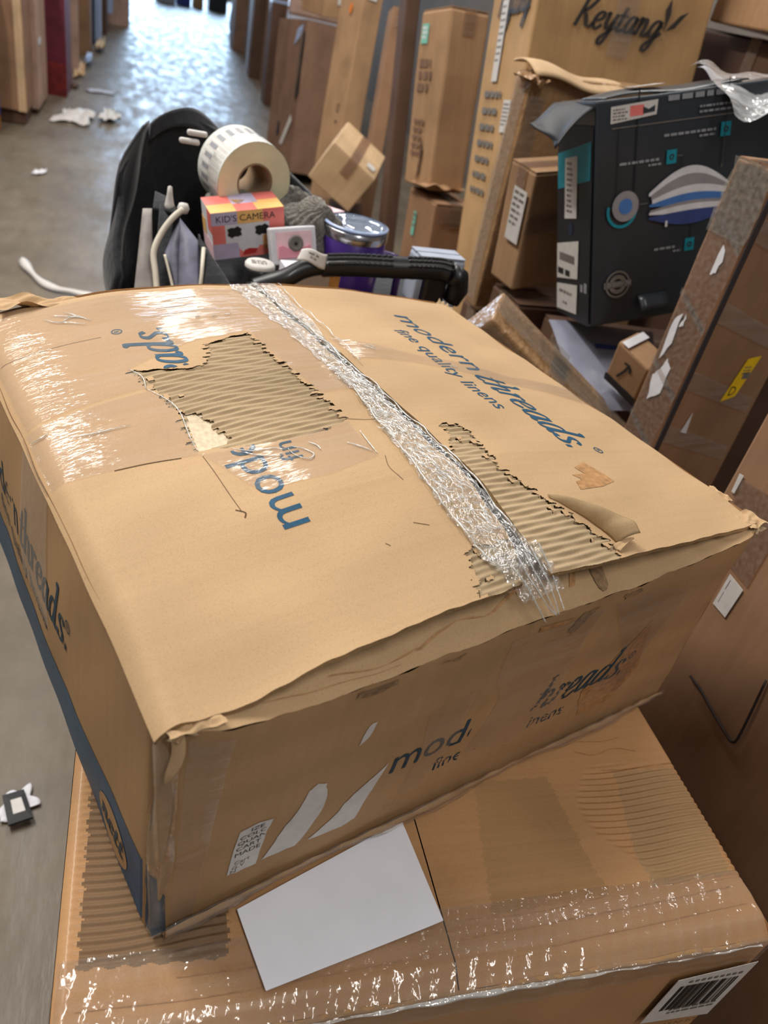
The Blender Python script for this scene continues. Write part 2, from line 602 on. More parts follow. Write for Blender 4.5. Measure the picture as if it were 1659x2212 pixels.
def ring2d(cx, cy, r0, r1, n=20, a0=0, a1=2 * pi):
    V, F = [], []
    for i in range(n + 1):
        a = a0 + (a1 - a0) * i / n
        V += [(cx + r0 * cos(a), cy + r0 * sin(a)), (cx + r1 * cos(a), cy + r1 * sin(a))]
    for i in range(n):
        F.append((2 * i, 2 * i + 1, 2 * i + 3, 2 * i + 2))
    return V, F


def poly2d(pts):
    return list(pts), [tuple(range(len(pts)))]


def rects2d(rs):
    V, F = [], []
    for x0, y0, x1, y1 in rs:
        b = len(V)
        V += [(x0, y0), (x1, y0), (x1, y1), (x0, y1)]
        F.append((b, b + 1, b + 2, b + 3))
    return V, F


def join2d(*sh):
    V, F = [], []
    for v, f in sh:
        b = len(V)
        V += list(v)
        F += [tuple(i + b for i in q) for q in f]
    return V, F


def move2d(sh, dx=0, dy=0, s=1, rot=0):
    c, q = cos(rot) * s, sin(rot) * s
    return [(x * c - y * q + dx, x * q + y * c + dy) for x, y in sh[0]], sh[1]


def surf_decal(name, sh, fn, off, mat, parent, cell=None, clip=None, smooth=False):
    """map a 2-D shape through fn(x,y,off)->Nx3 ; cut into cells so it follows the surface"""
    if isinstance(sh, list):
        return [surf_decal(name, q, fn, off, mat, parent, cell, clip, smooth) for q in sh]
    bm = bmesh.new()
    vs = [bm.verts.new((x, y, 0)) for x, y in sh[0]]
    for f in sh[1]:
        try:
            bm.faces.new([vs[i] for i in f])
        except ValueError:
            pass
    if cell:
        xs = [v[0] for v in sh[0]]
        ys = [v[1] for v in sh[0]]
        for ax, lo, hi in ((0, min(xs), max(xs)), (1, min(ys), max(ys))):
            k = math.ceil(lo / cell)
            while k * cell < hi:
                co = [0, 0, 0]
                no = [0, 0, 0]
                co[ax] = k * cell
                no[ax] = 1
                bmesh.ops.bisect_plane(bm, geom=bm.verts[:] + bm.edges[:] + bm.faces[:], plane_co=co, plane_no=no)
                k += 1
    if clip is not None:
        kill = [f for f in bm.faces if clip(f.calc_center_median().x, f.calc_center_median().y)]
        bmesh.ops.delete(bm, geom=kill, context='FACES')
    if not bm.verts:
        bm.free()
        return None
    A = np.array([v.co[:2] for v in bm.verts])
    Q = fn(A[:, 0], A[:, 1], off)
    for v, q in zip(bm.verts, Q):
        v.co = q
    return bm_obj(name, bm, mat, parent, smooth)


class Face:
    """flat face frame of a box"""

    def __init__(self, o, U, V, n):
        self.o, self.U, self.V, self.n = (np.array(x, float) for x in (o, U, V, n))

    def __call__(self, x, y, off):
        return self.o + np.outer(x, self.U) + np.outer(y, self.V) + self.n * off


def faces_of(w, d, h):
    return {'front': Face((0, 0, 0), (1, 0, 0), (0, 0, 1), (0, -1, 0)),
            'left': Face((0, d, 0), (0, -1, 0), (0, 0, 1), (-1, 0, 0)),
            'right': Face((w, 0, 0), (0, 1, 0), (0, 0, 1), (1, 0, 0)),
            'top': Face((0, 0, h), (1, 0, 0), (0, 1, 0), (0, 0, 1))}


def plate(name, face, poly, th, mat, parent, base=0.0):
    """thin solid piece lying on a face"""
    A = np.array(poly, float)
    lo = face(A[:, 0], A[:, 1], base)
    hi = face(A[:, 0], A[:, 1], base + th)
    n = len(A)
    V = list(lo) + list(hi)
    F = [tuple(range(n, 2 * n)), tuple(range(n - 1, -1, -1))]
    F += [(i, (i + 1) % n, n + (i + 1) % n, n + i) for i in range(n)]
    o = mesh(name, V, F, mat, parent)
    return o


def rect(x0, y0, x1, y1):
    return [(x0, y0), (x1, y0), (x1, y1), (x0, y1)]


def jag(x0, y0, x1, y1, seed=0, amp=.004, n=7):
    """strip with torn ends"""
    r = random.Random(seed)
    a = [(x0 + r.uniform(-amp, amp), y0 + (y1 - y0) * i / n) for i in range(n + 1)]
    b = [(x1 + r.uniform(-amp, amp), y1 - (y1 - y0) * i / n) for i in range(n + 1)]
    return a + b


def textrows(x0, y0, w, rows, rh, gap, seed=0, word=(.25, .7)):
    """small unreadable print: rows of short dashes"""
    r = random.Random(seed)
    out = []
    for i in range(rows):
        y = y0 - i * (rh + gap)
        x = x0
        end = x0 + w * r.uniform(.7, 1)
        while x < end:
            ww = rh * r.uniform(1.0, 3.2)
            out.append((x, y, min(x + ww, end), y + rh))
            x += ww + rh * .6
    return rects2d(out)


def bars(x0, y0, x1, y1, seed=0):
    r = random.Random(seed)
    out = []
    x = x0
    while x < x1:
        a = r.choice([.0006, .0012, .0018, .0026])
        out.append((x, y0, min(x1, x + a), y1))
        x += a + r.choice([.0007, .0012, .002])
    return rects2d(out)


def eul(y, l, r):
    return Matrix.Rotation(y, 3, 'Z') @ Matrix.Rotation(l, 3, 'X') @ Matrix.Rotation(r, 3, 'Y')


def carton(label, pos, rot, dim, mat, group=None, flaps=True, tape=True, name='carton', seed=0, warp=.004, bev=.006, cat='box'):
    """a closed shipping carton: body, two top flaps with a seam, tape over the seam and down the ends"""
    e = empty(name, label, cat, pos, eul(*rot), group)
    w, d, h = dim
    body = rbox('body', (0, 0, 0), (w, d, h - .004), mat, e, bev, 2, warp if min(dim) > .1 else 0, 2, seed)
    fs = faces_of(w, d, h)
    if flaps:
        g = .0025
        lng = w >= d
        if lng:
            a = plate('flap', fs['top'], rect(.002, .002, w - .002, d / 2 - g), .003, mat, e, -.003)
            b = plate('flap', fs['top'], rect(.002, d / 2 + g, w - .002, d - .002), .003, mat, e, -.003)
        else:
            a = plate('flap', fs['top'], rect(.002, .002, w / 2 - g, d - .002), .003, mat, e, -.003)
            b = plate('flap', fs['top'], rect(w / 2 + g, .002, w - .002, d - .002), .003, mat, e, -.003)
    if tape:
        tw = min(.05, min(w, d) * .4)
        if w >= d:
            plate('tape', fs['top'], rect(0, d / 2 - tw / 2, w, d / 2 + tw / 2), .0006, 'tape_brown', e, .0008)
            plate('tape', fs['left'], rect(d / 2 - tw / 2, h - .09, d / 2 + tw / 2, h), .0006, 'tape_brown', e, warp + .0008)
        else:
            plate('tape', fs['top'], rect(w / 2 - tw / 2, 0, w / 2 + tw / 2, d), .0006, 'tape_brown', e, .0008)
            plate('tape', fs['front'], rect(w / 2 - tw / 2, h - .09, w / 2 + tw / 2, h), .0006, 'tape_brown', e, warp + .0008)
    return e, fs


def sticker(e, f, poly, mat='label', prints=(), off=.006, name='label'):
    """a label plate on face f with print meshes as sub-parts: prints = [(shape, material)]"""
    p = plate(name, f, poly, .0006, mat, e, off)
    for sh, mm in prints:
        surf_decal('print', sh, f, off + .0010, mm, p)
    return p


# ------------------------------------------------------------------ the hall
def structure(name, V, F, mat):
    return tag(mesh(name, V, F, mat), kind='structure')


fl = structure('floor', [(-3.2, -2, 0), (2.9, -2, 0), (2.9, 28, 0), (-3.2, 28, 0), (-3.2, -2, -.1), (2.9, -2, -.1), (2.9, 28, -.1), (-3.2, 28, -.1)],
               [(0, 1, 2, 3), (7, 6, 5, 4), (0, 4, 5, 1), (1, 5, 6, 2), (2, 6, 7, 3), (3, 7, 4, 0)], 'floor')
for nm, lo, hi in (('wall_right', (2.9, -2, 0), (3.0, 28, 4.6)), ('wall_left', (-3.3, -2, 0), (-3.2, 28, 4.6))):
    o = rbox(nm, lo, hi, 'wallp', None, .01)
    tag(o, kind='structure')

# ------------------------------------------------------------------ the big carton
BY = 0.3402
N0 = Vector((.0203 * .72, .4791 * .72, .78))
bw, bd, bh = .703, .622, .3018
BIG = empty('carton', 'large battered brown carton with blue lettering and torn taped top, nearest the camera', 'box', N0, Matrix.Rotation(BY, 3, 'Z'))
US = .3515


def zt(u, v):
    u = np.asarray(u, float)
    v = np.asarray(v, float)
    A = np.interp(v, [-.05, 0, .07, .15, .4, .622], [.015, .020, .034, .045, .045, .038])
    sl = np.clip(u / US, 0, 1)
    q = np.interp(v, [0, .05, .3, .622], [.8, 1., 2., 3.3])
    tl = 1 - (1 - sl) ** q
    dip = -.016 * np.exp(-((u - .05) / .07) ** 2) * np.exp(-(np.maximum(v, 0) / .05) ** 2)
    sr = np.clip((bw - u) / US, 0, 1)
    tr = 1 - (1 - sr) ** 1.4
    z = bh + np.where(u < US, A * tl + dip, A * tr)
    z = z - .007 * np.clip(1 - u / .014, 0, 1.4) ** 2 - .007 * np.clip(1 - (bw - u) / .014, 0, 1.4) ** 2
    z = z - .006 * np.clip((v - (bd - .014)) / .014, 0, 1.3) ** 2
    # board waviness, dents
    z = z + .0009 * np.sin(v * 38 + u * 9) + .0007 * np.sin(v * 71 - u * 23 + 1) + .0006 * np.sin(u * 55 + 2 + v * 6)
    z = z - .004 * np.exp(-(((u - .66) / .05) ** 2 + ((v - .02) / .04) ** 2))
    return z


def top_pt(u, v, off=0.):
    u = np.asarray(u, float)
    v = np.asarray(v, float)
    e = .002
    P0 = np.stack([u, v, zt(u, v)], -1)
    du = np.stack([np.full(u.shape, 2 * e), np.zeros(u.shape), zt(u + e, v) - zt(u - e, v)], -1)
    dv = np.stack([np.zeros(u.shape), np.full(u.shape, 2 * e), zt(u, v + e) - zt(u, v - e)], -1)
    n = np.cross(du, dv)
    n /= np.linalg.norm(n, axis=-1, keepdims=True)
    off = np.asarray(off, float)
    return P0 + n * (off[..., None] if off.ndim else off)


TORN_L = [(.115, .416), (.14, .408), (.163, .397), (.186, .396), (.200, .41), (.209, .440), (.24, .452), (.268, .455), (.273, .386), (.276, .325), (.280, .249), (.262, .241), (.244, .237), (.199, .238), (.158, .246), (.126, .256), (.128, .290), (.131, .322), (.125, .371)]
HOLE_L = [(.137, .317), (.149, .315), (.156, .296), (.157, .28), (.164, .268), (.160, .258), (.127, .257), (.130, .29)]
TORN_L2 = [(.290, .045), (.300, .050), (.318, .044), (.34, .044), (.34, -.02), (.272, -.02), (.276, .004), (.284, .024)]
TORN_R = [(.385, .218), (.408, .214), (.402, .17), (.395, .128), (.409, .10), (.422, .07), (.437, .036), (.452, .008), (.43, -.02), (.34, -.02), (.34, .10), (.342, .160), (.362, .17)]


def steps(v, amp, seed):
    """ragged offset constant along each flute"""
    k = np.floor(np.asarray(v) / .0038).astype(int)
    r = np.random.default_rng(seed)
    t = r.uniform(-1, 1, 4000)
    return amp * t[(k + 1000) % 4000]


def torn_mask(u, v, polys, seed):
    r = np.zeros(u.shape, bool)
    for i, p in enumerate(polys):
        r |= inpoly(u + steps(v, .0055, seed + i) + .0012 * np.sin(v * 900 + u * 130), v + .0010 * np.sin(u * 300), p)
    return r


def flap_big(name, u_of, v_of, polys, hole, seed, nu, nv):
    a, b = np.meshgrid(np.linspace(0, 1, nu + 1), np.linspace(0, 1, nv + 1), indexing='ij')
    a = a.ravel()
    b = b.ravel()
    v = v_of(a, b)
    u = u_of(a, v)
    idx = np.arange((nu + 1) * (nv + 1)).reshape(nu + 1, nv + 1)
    Fq = np.stack([idx[:-1, :-1].ravel(), idx[1:, :-1].ravel(), idx[1:, 1:].ravel(), idx[:-1, 1:].ravel()], 1)
    cu, cv = u[Fq].mean(1), v[Fq].mean(1)
    torn = torn_mask(cu, cv, polys, seed)
    hol = inpoly(cu + steps(cv, .003, seed + 9), cv, hole) if hole else np.zeros(len(cu), bool)
    # scraps of liner left on the flutes
    isl = (np.sin(cu * 210 + np.floor(cv / .0076) * 2.7) + np.sin(cu * 87 + np.floor(cv / .0076) * 1.3)) > 1.62
    edge = ~torn_mask(cu - .016, cv, polys, seed) | ~torn_mask(cu + .016, cv, polys, seed)
    torn &= ~(isl & edge)
    P0 = top_pt(u, v, 0)
    fl = np.sin(2 * pi * v / .0076)
    ph = .5 + .5 * np.sign(fl) * np.abs(fl) ** .7
    wob = .0004 * np.sin(u * 120 + np.floor(v / .0076) * 2)
    Pf = top_pt(u, v, -.0030 + .0021 * ph + wob)
    Ph = top_pt(u, v, np.full(u.shape, -.0040))
    fo = np_mesh(name, P0, Fq[~torn & ~hol], 'kraft', BIG, True)
    for i, pp in enumerate(polys):
        x0, x1 = min(p[0] for p in pp) - .02, max(p[0] for p in pp) + .02
        y0, y1 = min(p[1] for p in pp) - .02, max(p[1] for p in pp) + .02
        sel = torn & ~hol & (cu > x0) & (cu < x1) & (cv > y0) & (cv < y1)
        t = np_mesh('exposed_corrugation', Pf, Fq[sel], 'flute', fo, True)
        tag(t, 'bare corrugated flutes where the paper is torn off')
    if hole is not None and hol.any():
        h = np_mesh('inner_liner', Ph, Fq[hol], 'liner', fo, True)
    # underside sheet + cut edge all round
    Vb, Fb = grid(40, 60, lambda A, B: top_pt(u_of(A, v_of(A, B)), v_of(A, B), -.0046))
    np_mesh('underside', Vb, Fb[:, ::-1], 'flute', fo, True)
    V, F = [], []
    tt = np.linspace(0, 1, 241)
    for (A, B) in ((tt, 0 * tt), (np.ones(241), tt), (tt[::-1], np.ones(241)), (0 * tt, tt[::-1])):
        vv = v_of(A, B)
        uu = u_of(A, vv)
        n0 = len(V)
        jit = .0007 * rng.uniform(-1, 1, 241)
        V += list(top_pt(uu, vv, -.0004 + jit * .4)) + list(top_pt(uu + jit, vv + jit, -.0024)) + list(top_pt(uu, vv, -.0046))
        for r in (0, 1):
            F += [(n0 + r * 241 + i, n0 + (r + 1) * 241 + i, n0 + (r + 1) * 241 + i + 1, n0 + r * 241 + i + 1) for i in range(240)]
    mesh('cut_edge', V, F, 'flute_edge', fo, True)
    return fo


def lf_edge(v):
    return np.interp(v, [-.02, 0, .03, .06, .62], [.312, .320, .335, .343, .346]) + .0015 * np.sin(v * 60)


def rf_edge(v):
    return np.interp(v, [-.02, 0, .1, .62], [.352, .353, .357, .356]) - .0012 * np.sin(v * 47)


def lv(a, b):
    f = -.008 + .006 * a + .0007 * np.sin(a * 17 + 1) + .0004 * np.sin(a * 53) + .0003 * np.sin(a * 91 + 2)
    return f + (bd + .003 - f) * b


def rv(a, b):
    f = -.003 - .005 * np.sin(a * pi) + .0008 * np.sin(a * 19) + .0004 * np.sin(a * 61 + 1)
    return f + (bd + .003 - f) * b


FL = flap_big('flap', lambda a, v: -.0055 + a * (lf_edge(v) + .0055), lv, [TORN_L, TORN_L2], HOLE_L, 11, 210, 640)
FR = flap_big('flap', lambda a, v: rf_edge(v) + a * (bw + .003 - rf_edge(v)), rv, [TORN_R], None, 31, 210, 640)


def in_torn(polys):
    def f(x, y):
        X, Y = np.array([x]), np.array([y])
        return any(inpoly(X, Y, p)[0] for p in polys)
    return f


# lettering on the flaps. text space: x along the reading direction, y up
def logo(xh):
    a = text2d('modern', xh * 1.95, 1.02)
    wa = max(p[0] for p in a[0])
    sv, sf, ws = script2d('threads.', xh * 1.0, .215, .07, .22, 1.04)
    s = move2d((sv, sf), wa + xh * .30, 0)
    L = max(p[0] for p in s[0])
    r = join2d(ring2d(L + xh * .20, xh * 1.05, xh * .17, xh * .22, 14), move2d(text2d('R', xh * .30), L + xh * .11, xh * .95))
    return [a, s], r, L


def fine(xh):
    return text2d('fine quality linens', xh * 1.92, 1.02)


def scale_to(sh, length):
    mx = max(p[0] for p in sh[0])
    k = length / mx
    return [(x * k, y * (k * .5 + .5)) for x, y in sh[0]], sh[1]


lg, rg_, LL = logo(.028)
fin = scale_to(fine(.016), .225)
kx = .372 / LL


def mapR(base_u, v0, sx):
    return lambda x, y, off: top_pt(base_u + y, v0 - x * sx, np.full(np.shape(x), off))


def mapL(base_u, v0, sx):
    return lambda x, y, off: top_pt(base_u - y, v0 + x * sx, np.full(np.shape(x), off))


tR, tL = in_torn([TORN_R]), in_torn([TORN_L, HOLE_L])
surf_decal('lettering', lg, mapR(.528, .528, kx), .0005, 'ink', FR, .008)
surf_decal('lettering', rg_, mapR(.545, .528, kx), .0005, 'ink', FR, .008)
surf_decal('lettering', fin, mapR(.488, .468, 1), .0005, 'ink', FR, .008)
cl = lambda bu, v0, sx: (lambda x, y: tL(bu - y, v0 + x * sx))
surf_decal('lettering', lg, mapL(.177, .122, kx), .0005, 'ink', FL, .004, lambda x, y: tL(.177 - y, .122 + x * kx) or .240 < .122 + x * kx < .402)
surf_decal('lettering', rg_, mapL(.158, .124, kx), .0005, 'ink', FL, .008, cl(.158, .124, kx))
surf_decal('lettering', fin, mapL(.212, .205, 1), .0005, 'ink', FL, .004, lambda x, y: tL(.212 - y, .205 + x) or x > .045)

topd = lambda x, y, off: top_pt(x, y, np.full(np.shape(x), off))
# glue stain, scored lines, small marks
surf_decal('stain', poly2d([(.523, .128), (.530, .108), (.534, .089), (.51, .084), (.472, .083), (.478, .096), (.490, .099), (.484, .108), (.504, .108), (.500, .120)]), topd, .0004, 'stain', FR, .01)


def line2d(pts, w):
    return strokes2d([pts], w, w)


for pts, w in (([(.052, .262), (.085, .257), (.11, .252)], .0018), ([(.0, .497), (.05, .498), (.11, .497)], .0010), ([(.128, .246), (.128, .2), (.128, .160)], .0009),
               ([(.124, .163), (.130, .156), (.127, .150)], .002), ([(.283, .25), (.300, .243), (.312, .24)], .0009), ([(.285, .178), (.279, .16), (.282, .14)], .0008),
               ([(.262, .0905), (.275, .083)], .0010), ([(.272, -.001), (.276, .006)], .0014), ([(.225, .078), (.228, .074)], .0010)):
    surf_decal('crease', line2d(pts, w * .65), topd, .0004, 'crease', FL, .01)

# clear tape over the flaps
def tape_sheet(name, poly, off, mat, parent, cell=.006, wr=0.0, seed=0):
    ph = random.Random(seed).uniform(0, 6)

    def f(x, y, o):
        x = np.asarray(x)
        y = np.asarray(y)
        k = o + wr * (np.sin(x * 170 + y * 60 + ph) * np.sin(y * 140 - x * 40) + .6 * np.sin(x * 420 + y * 110) * np.sin(y * 330 + ph) + .5 * np.sin(y * 640 + x * 260)) ** 2
        return top_pt(x, y, k)
    return surf_decal(name, poly2d(poly), f, off, mat, parent, cell, None, True)


TP = empty_tape = None
tape_sheet('tape', [(.0, .36), (.0, .268), (.06, .262), (.126, .249), (.128, .30), (.132, .34), (.118, .37)], .0009, 'tape', FL)
tape_sheet('tape', [(.002, .600), (.002, .365), (.12, .375), (.118, .42), (.205, .455), (.27, .460), (.282, .30), (.33, .30), (.338, .6)], .0011, 'tape', FL, .008, .0002)
tape_sheet('tape', [(.126, .250), (.20, .236), (.283, .246), (.278, .180), (.25, .176), (.222, .17), (.154, .176)], .0010, 'tape', FL)
tape_sheet('tape', [(.362, .43), (.45, .395), (.60, .338), (.70, .31), (.70, .262), (.55, .325), (.45, .365), (.37, .375)], .0010, 'tape', FR)


def wrinkle(pts, r=.0007, parent=None):
    P0 = smoothline([(u, v, 0) for u, v in pts], 6)
    n = len(P0)
    q = top_pt(np.array([p[0] for p in P0]), np.array([p[1] for p in P0]), .0016)
    tube('tape_wrinkle_glint', q, [r * (.35 + .65 * sin(pi * i / (n - 1))) for i in range(n)], 'tape_edge_glint', parent or FL, 5)  # whitish ridges painting the streak highlights on the tape


for w_ in ([(.118, .375), (.130, .345), (.133, .318), (.129, .285), (.1265, .256)], [(.115, .420), (.122, .395), (.118, .372)], [(.030, .330), (.055, .322), (.085, .318)], [(.002, .345), (.010, .343), (.016, .345)],
           [(.285, .225), (.281, .200), (.279, .182)], [(.262, .212), (.270, .200), (.277, .187)], [(.205, .226), (.216, .218), (.222, .206), (.214, .200), (.205, .210), (.203, .222)], [(.226, .226), (.232, .218), (.232, .210)],
           [(.155, .244), (.17, .232), (.19, .228), (.20, .222)], [(.16, .236), (.175, .222), (.195, .214)],
           [(.19, .548), (.22, .552), (.25, .556)], [(.165, .523), (.20, .527), (.24, .532), (.262, .531)], [(.205, .572), (.23, .576), (.252, .578)], [(.225, .512), (.232, .513)], [(.245, .511), (.253, .512)], [(.262, .512), (.272, .513)],
           [(.065, .565), (.075, .552), (.09, .545), (.105, .535)], [(.075, .572), (.09, .562), (.105, .556)], [(.08, .548), (.095, .558), (.11, .548)], [(.09, .575), (.1, .56), (.112, .542)]):
    wrinkle(w_)
for w_ in ([(.392, .405), (.402, .398), (.410, .391)], [(.405, .406), (.412, .397)], [(.50, .353), (.506, .351), (.512, .349)]):
    wrinkle(w_, .0007, FR)


# seam tape: bridges the gap between the flaps, badly crinkled
def seam_tape():
    nu, nv = 64, 420

    def f(a, b):
        v = .008 + b * (bd - .006)
        ul = np.interp(v, [0, .03, .11, .21, .29, .4, .62], [.318, .300, .296, .306, .318, .318, .312]) + .0025 * np.sin(v * 170) * np.sin(v * 61)
        ur = np.interp(v, [0, .04, .11, .29, .4, .5, .62], [.349, .347, .346, .346, .352, .371, .380])
        u = ul + (ur - ul) * a
        le = lf_edge(v)
        gap = np.clip((u - le) / (rf_edge(v) - le), 0, 1)
        z0 = .0012
        amp = np.interp(v, [0, .05, .3, .4, .62], [.0035, .0030, .0026, .0016, .0012])
        n = np.sin(u * 560 + v * 95 + 2 * np.sin(v * 70)) * np.sin(v * 240 - u * 120) + .7 * np.sin(v * 520 + u * 310 + 1.3 * np.sin(u * 200)) + .6 * np.sin(u * 900 - v * 160)
        lift = z0 + amp * (.45 + .32 * n) + .004 * np.sin(gap * pi) * np.interp(v, [0, .2, .62], [1.2, .7, .5])
        return top_pt(u, v, lift)
    V, F = grid(nu, nv, f)
    o = np_mesh('seam_tape', V, F, 'tape_seam', BIG, True)
    tag(o, 'shiny crinkled clear tape along the centre seam')
    for k_, (vv, uu) in enumerate(((np.linspace(.05, .61, 60), lambda v: np.interp(v, [.05, .29, .4, .62], [.3465, .3465, .3465, .345])), (np.linspace(.03, .33, 40), lambda v: np.interp(v, [.03, .11, .21, .33], [.301, .297, .307, .320])), (np.linspace(.36, .60, 40), lambda v: np.interp(v, [.36, .5, .6], [.366, .372, .379])))):
        ru = np.random.default_rng(k_)
        q = top_pt(uu(vv) + ru.uniform(-.0012, .0012, len(vv)), vv, .0058 + .0012 * np.sin(vv * 130))
        tube('tape_fold', q, [.0009 * (.4 + .6 * abs(sin(i * .7 + k_))) for i in range(len(vv))], 'tape_edge_glint', o, 5)
    # whitish creases in the film that paint its glints, too many to count
    rc = np.random.default_rng(5)
    VV, FF = [], []
    for k_ in range(700):
        v0 = .02 + .33 * rc.random() ** .8 if k_ < 590 else .35 + .25 * rc.random()
        lo_, hi_ = np.interp(v0, [0, .03, .11, .21, .29, .4, .62], [.318, .300, .296, .306, .318, .322, .318]), np.interp(v0, [0, .3, .4, .62], [.349, .345, .350, .376])
        u0 = lo_ + (hi_ - lo_) * rc.random()
        an = rc.normal(1.75, .55) if rc.random() < .7 else rc.uniform(0, 3.1)
        ln = rc.uniform(.004, .016)
        nseg = 8
        tt = np.linspace(-.5, .5, nseg)
        bend = rc.uniform(-1.2, 1.2)
        uu = u0 + ln * tt * cos(an) + bend * ln * (tt ** 2 - .1) * -sin(an) + rc.uniform(-.0006, .0006, nseg)
        vv = v0 + ln * tt * sin(an) + bend * ln * (tt ** 2 - .1) * cos(an)
        uu = np.clip(uu, lo_ - .003, .3445 if v0 < .4 else .38)
        w_ = rc.uniform(.0002, .0006) * np.sin(np.linspace(.15, pi - .15, nseg))
        q = top_pt(uu, vv, .0030 + .0022 * rc.random() + 0 * uu)
        b_ = len(VV)
        for i in range(nseg):
            dx, dy = -sin(an) * w_[i], cos(an) * w_[i]
            VV += [q[i] + np.array([dx, dy, -.0005]), q[i] + np.array([0, 0, w_[i]]), q[i] - np.array([dx, dy, .0005])]
        for i in range(nseg - 1):
            for j in (0, 1):
                FF.append((b_ + 3 * i + j, b_ + 3 * i + j + 1, b_ + 3 * i + j + 4, b_ + 3 * i + j + 3))
    tag(mesh('tape_crease_glints', VV, FF, 'tape_edge_glint', o, True), kind='stuff')
    # stringy torn ends hanging down in front of the opening
    strands = [[(.312, .012, .012), (.318, -.004, .004), (.328, -.018, -.018), (.336, -.028, -.036)],
               [(.330, .016, .016), (.336, -.006, .0), (.344, -.018, -.020), (.350, -.027, -.034)],
               [(.338, .018, .018), (.345, -.004, .0), (.350, -.018, -.020), (.352, -.027, -.033)],
               [(.350, .020, .016), (.356, .0, -.002), (.358, -.014, -.018), (.3585, -.026, -.030)],
               [(.322, .014, .014), (.33, -.008, -.004), (.343, -.02, -.026), (.350, -.027, -.034)]]
    for s in strands:
        pts = []
        for p in smoothline(s, 5):
            z = float(zt(np.array([p[0]]), np.array([max(p[1], 0)]))[0]) + p[2] * .85
            pts.append((p[0], p[1], z))
        tube('tape_strand', pts, .0007, 'tape_edge_glint', o, 5)
    # sagging crumple of film at the near end
    def f2(a, b):
        u = .298 + a * .060 + b * .012
        v = .030 - b * .044
        k = .003 + .004 * np.abs(np.sin(a * 17 + b * 6) * np.sin(b * 11 + a * 5)) - .016 * b * b
        return np.stack([u - .010 * b * (a - .5), v, zt(u, np.maximum(v, 0)) + k], -1)
    V, F = grid(26, 24, f2)
    np_mesh('crumpled_end', V, F, 'tape_seam', o, True)


seam_tape()
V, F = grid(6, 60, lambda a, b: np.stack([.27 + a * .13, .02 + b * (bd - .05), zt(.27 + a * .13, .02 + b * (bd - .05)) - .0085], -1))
np_mesh('slot_shade', V, F, 'inside', BIG, True)  # dark sheet painting the shade inside the slot between the flaps


# peeled paper curl on the right flap
def curl():
    base = [(.424, .072), (.444, .056), (.462, .034), (.470, .012)]

    def f(a, b):
        bu = np.interp(a, [0, .33, .66, 1], [.420, .437, .452, .456])
        bv = np.interp(a, [0, .33, .66, 1], [.078, .054, .030, .010])
        r = np.interp(a, [0, .25, .6, .85, 1], [.001, .009, .017, .021, .018])
        phi = b * np.interp(a, [0, .5, 1], [1.5, 1.35, 1.25])
        u = bu + r * (1 - np.cos(phi)) * 1.1
        P0 = top_pt(u, bv + .004 * b * (1 - a) - .010 * b * a, 0)
        P0[:, 2] += .0006 + r * np.sin(phi) * 1.15 + .0006 * np.sin(a * 17)
        return P0
    V, F = grid(24, 12, f)
    o = np_mesh('peeled_paper', V, F, 'peel', FR, True)
    md = o.modifiers.new('thickness', 'SOLIDIFY')
    md.thickness = .0008

    def f2(a, b):
        u = .448 + a * .030
        v = .004 + a * .006 + (b - .5) * .010 * (1 - a * .6)
        P0 = top_pt(u, v, .001)
        P0[:, 2] += .007 * np.sin(a * 2.6) * (1 - .5 * b) + .001 * np.sin(b * 8 + a * 5)
        return P0
    V, F = grid(10, 6, f2)
    o = np_mesh('peeled_paper', V, F, 'kraft', FR, True)
    md = o.modifiers.new('thickness', 'SOLIDIFY')
    md.thickness = .0008


curl()

# side panels
FE_U = [0, .012, .11, .175, .31, .36, .47, .58, .66, .703]
FE_Z = [.284, .283, .2715, .2725, .279, .2805, .2785, .2855, .293, .298]


def front_bulge(u, z):
    s = np.clip(np.minimum(u / .05, (bw - u) / .05), 0, 1)
    return -.016 * (s * (2 - s)) * np.clip(z / .27, 0, 1.1) ** 1.3


def front_pt(u, z, off=0.):
    u = np.asarray(u, float)
    z = np.asarray(z, float)
    v = front_bulge(u, z) + .0006 * np.sin(u * 60 + z * 25) + .0005 * np.sin(z * 90)
    # rounded upright corner
    c = np.clip(1 - u / .018, 0, 1.0)
    v = v + .014 * c ** 2
    return np.stack([u, v - off, z], -1)


Vf, Ff = grid(120, 50, lambda a, b: front_pt(a * bw, b * (np.interp(a * bw, FE_U, FE_Z) + .0012 * np.sin(a * 61) + .0008 * np.sin(a * 170))))
FP = np_mesh('front_panel', Vf, Ff, 'kraft_side', BIG, True)


def left_pt(v, z, off=0.):
    v = np.asarray(v, float)
    z = np.asarray(z, float)
    u = -.011 * np.sin(np.clip(v / bd, 0, 1) * pi) * np.sin(np.clip(z / bh, 0, 1) * pi * .9 + .1) + .0005 * np.sin(v * 50 + z * 30)
    c = np.clip(1 - (v - .004) / .016, 0, 1.2)
    u = u + .006 * c ** 2
    return np.stack([u - off, v, z], -1)


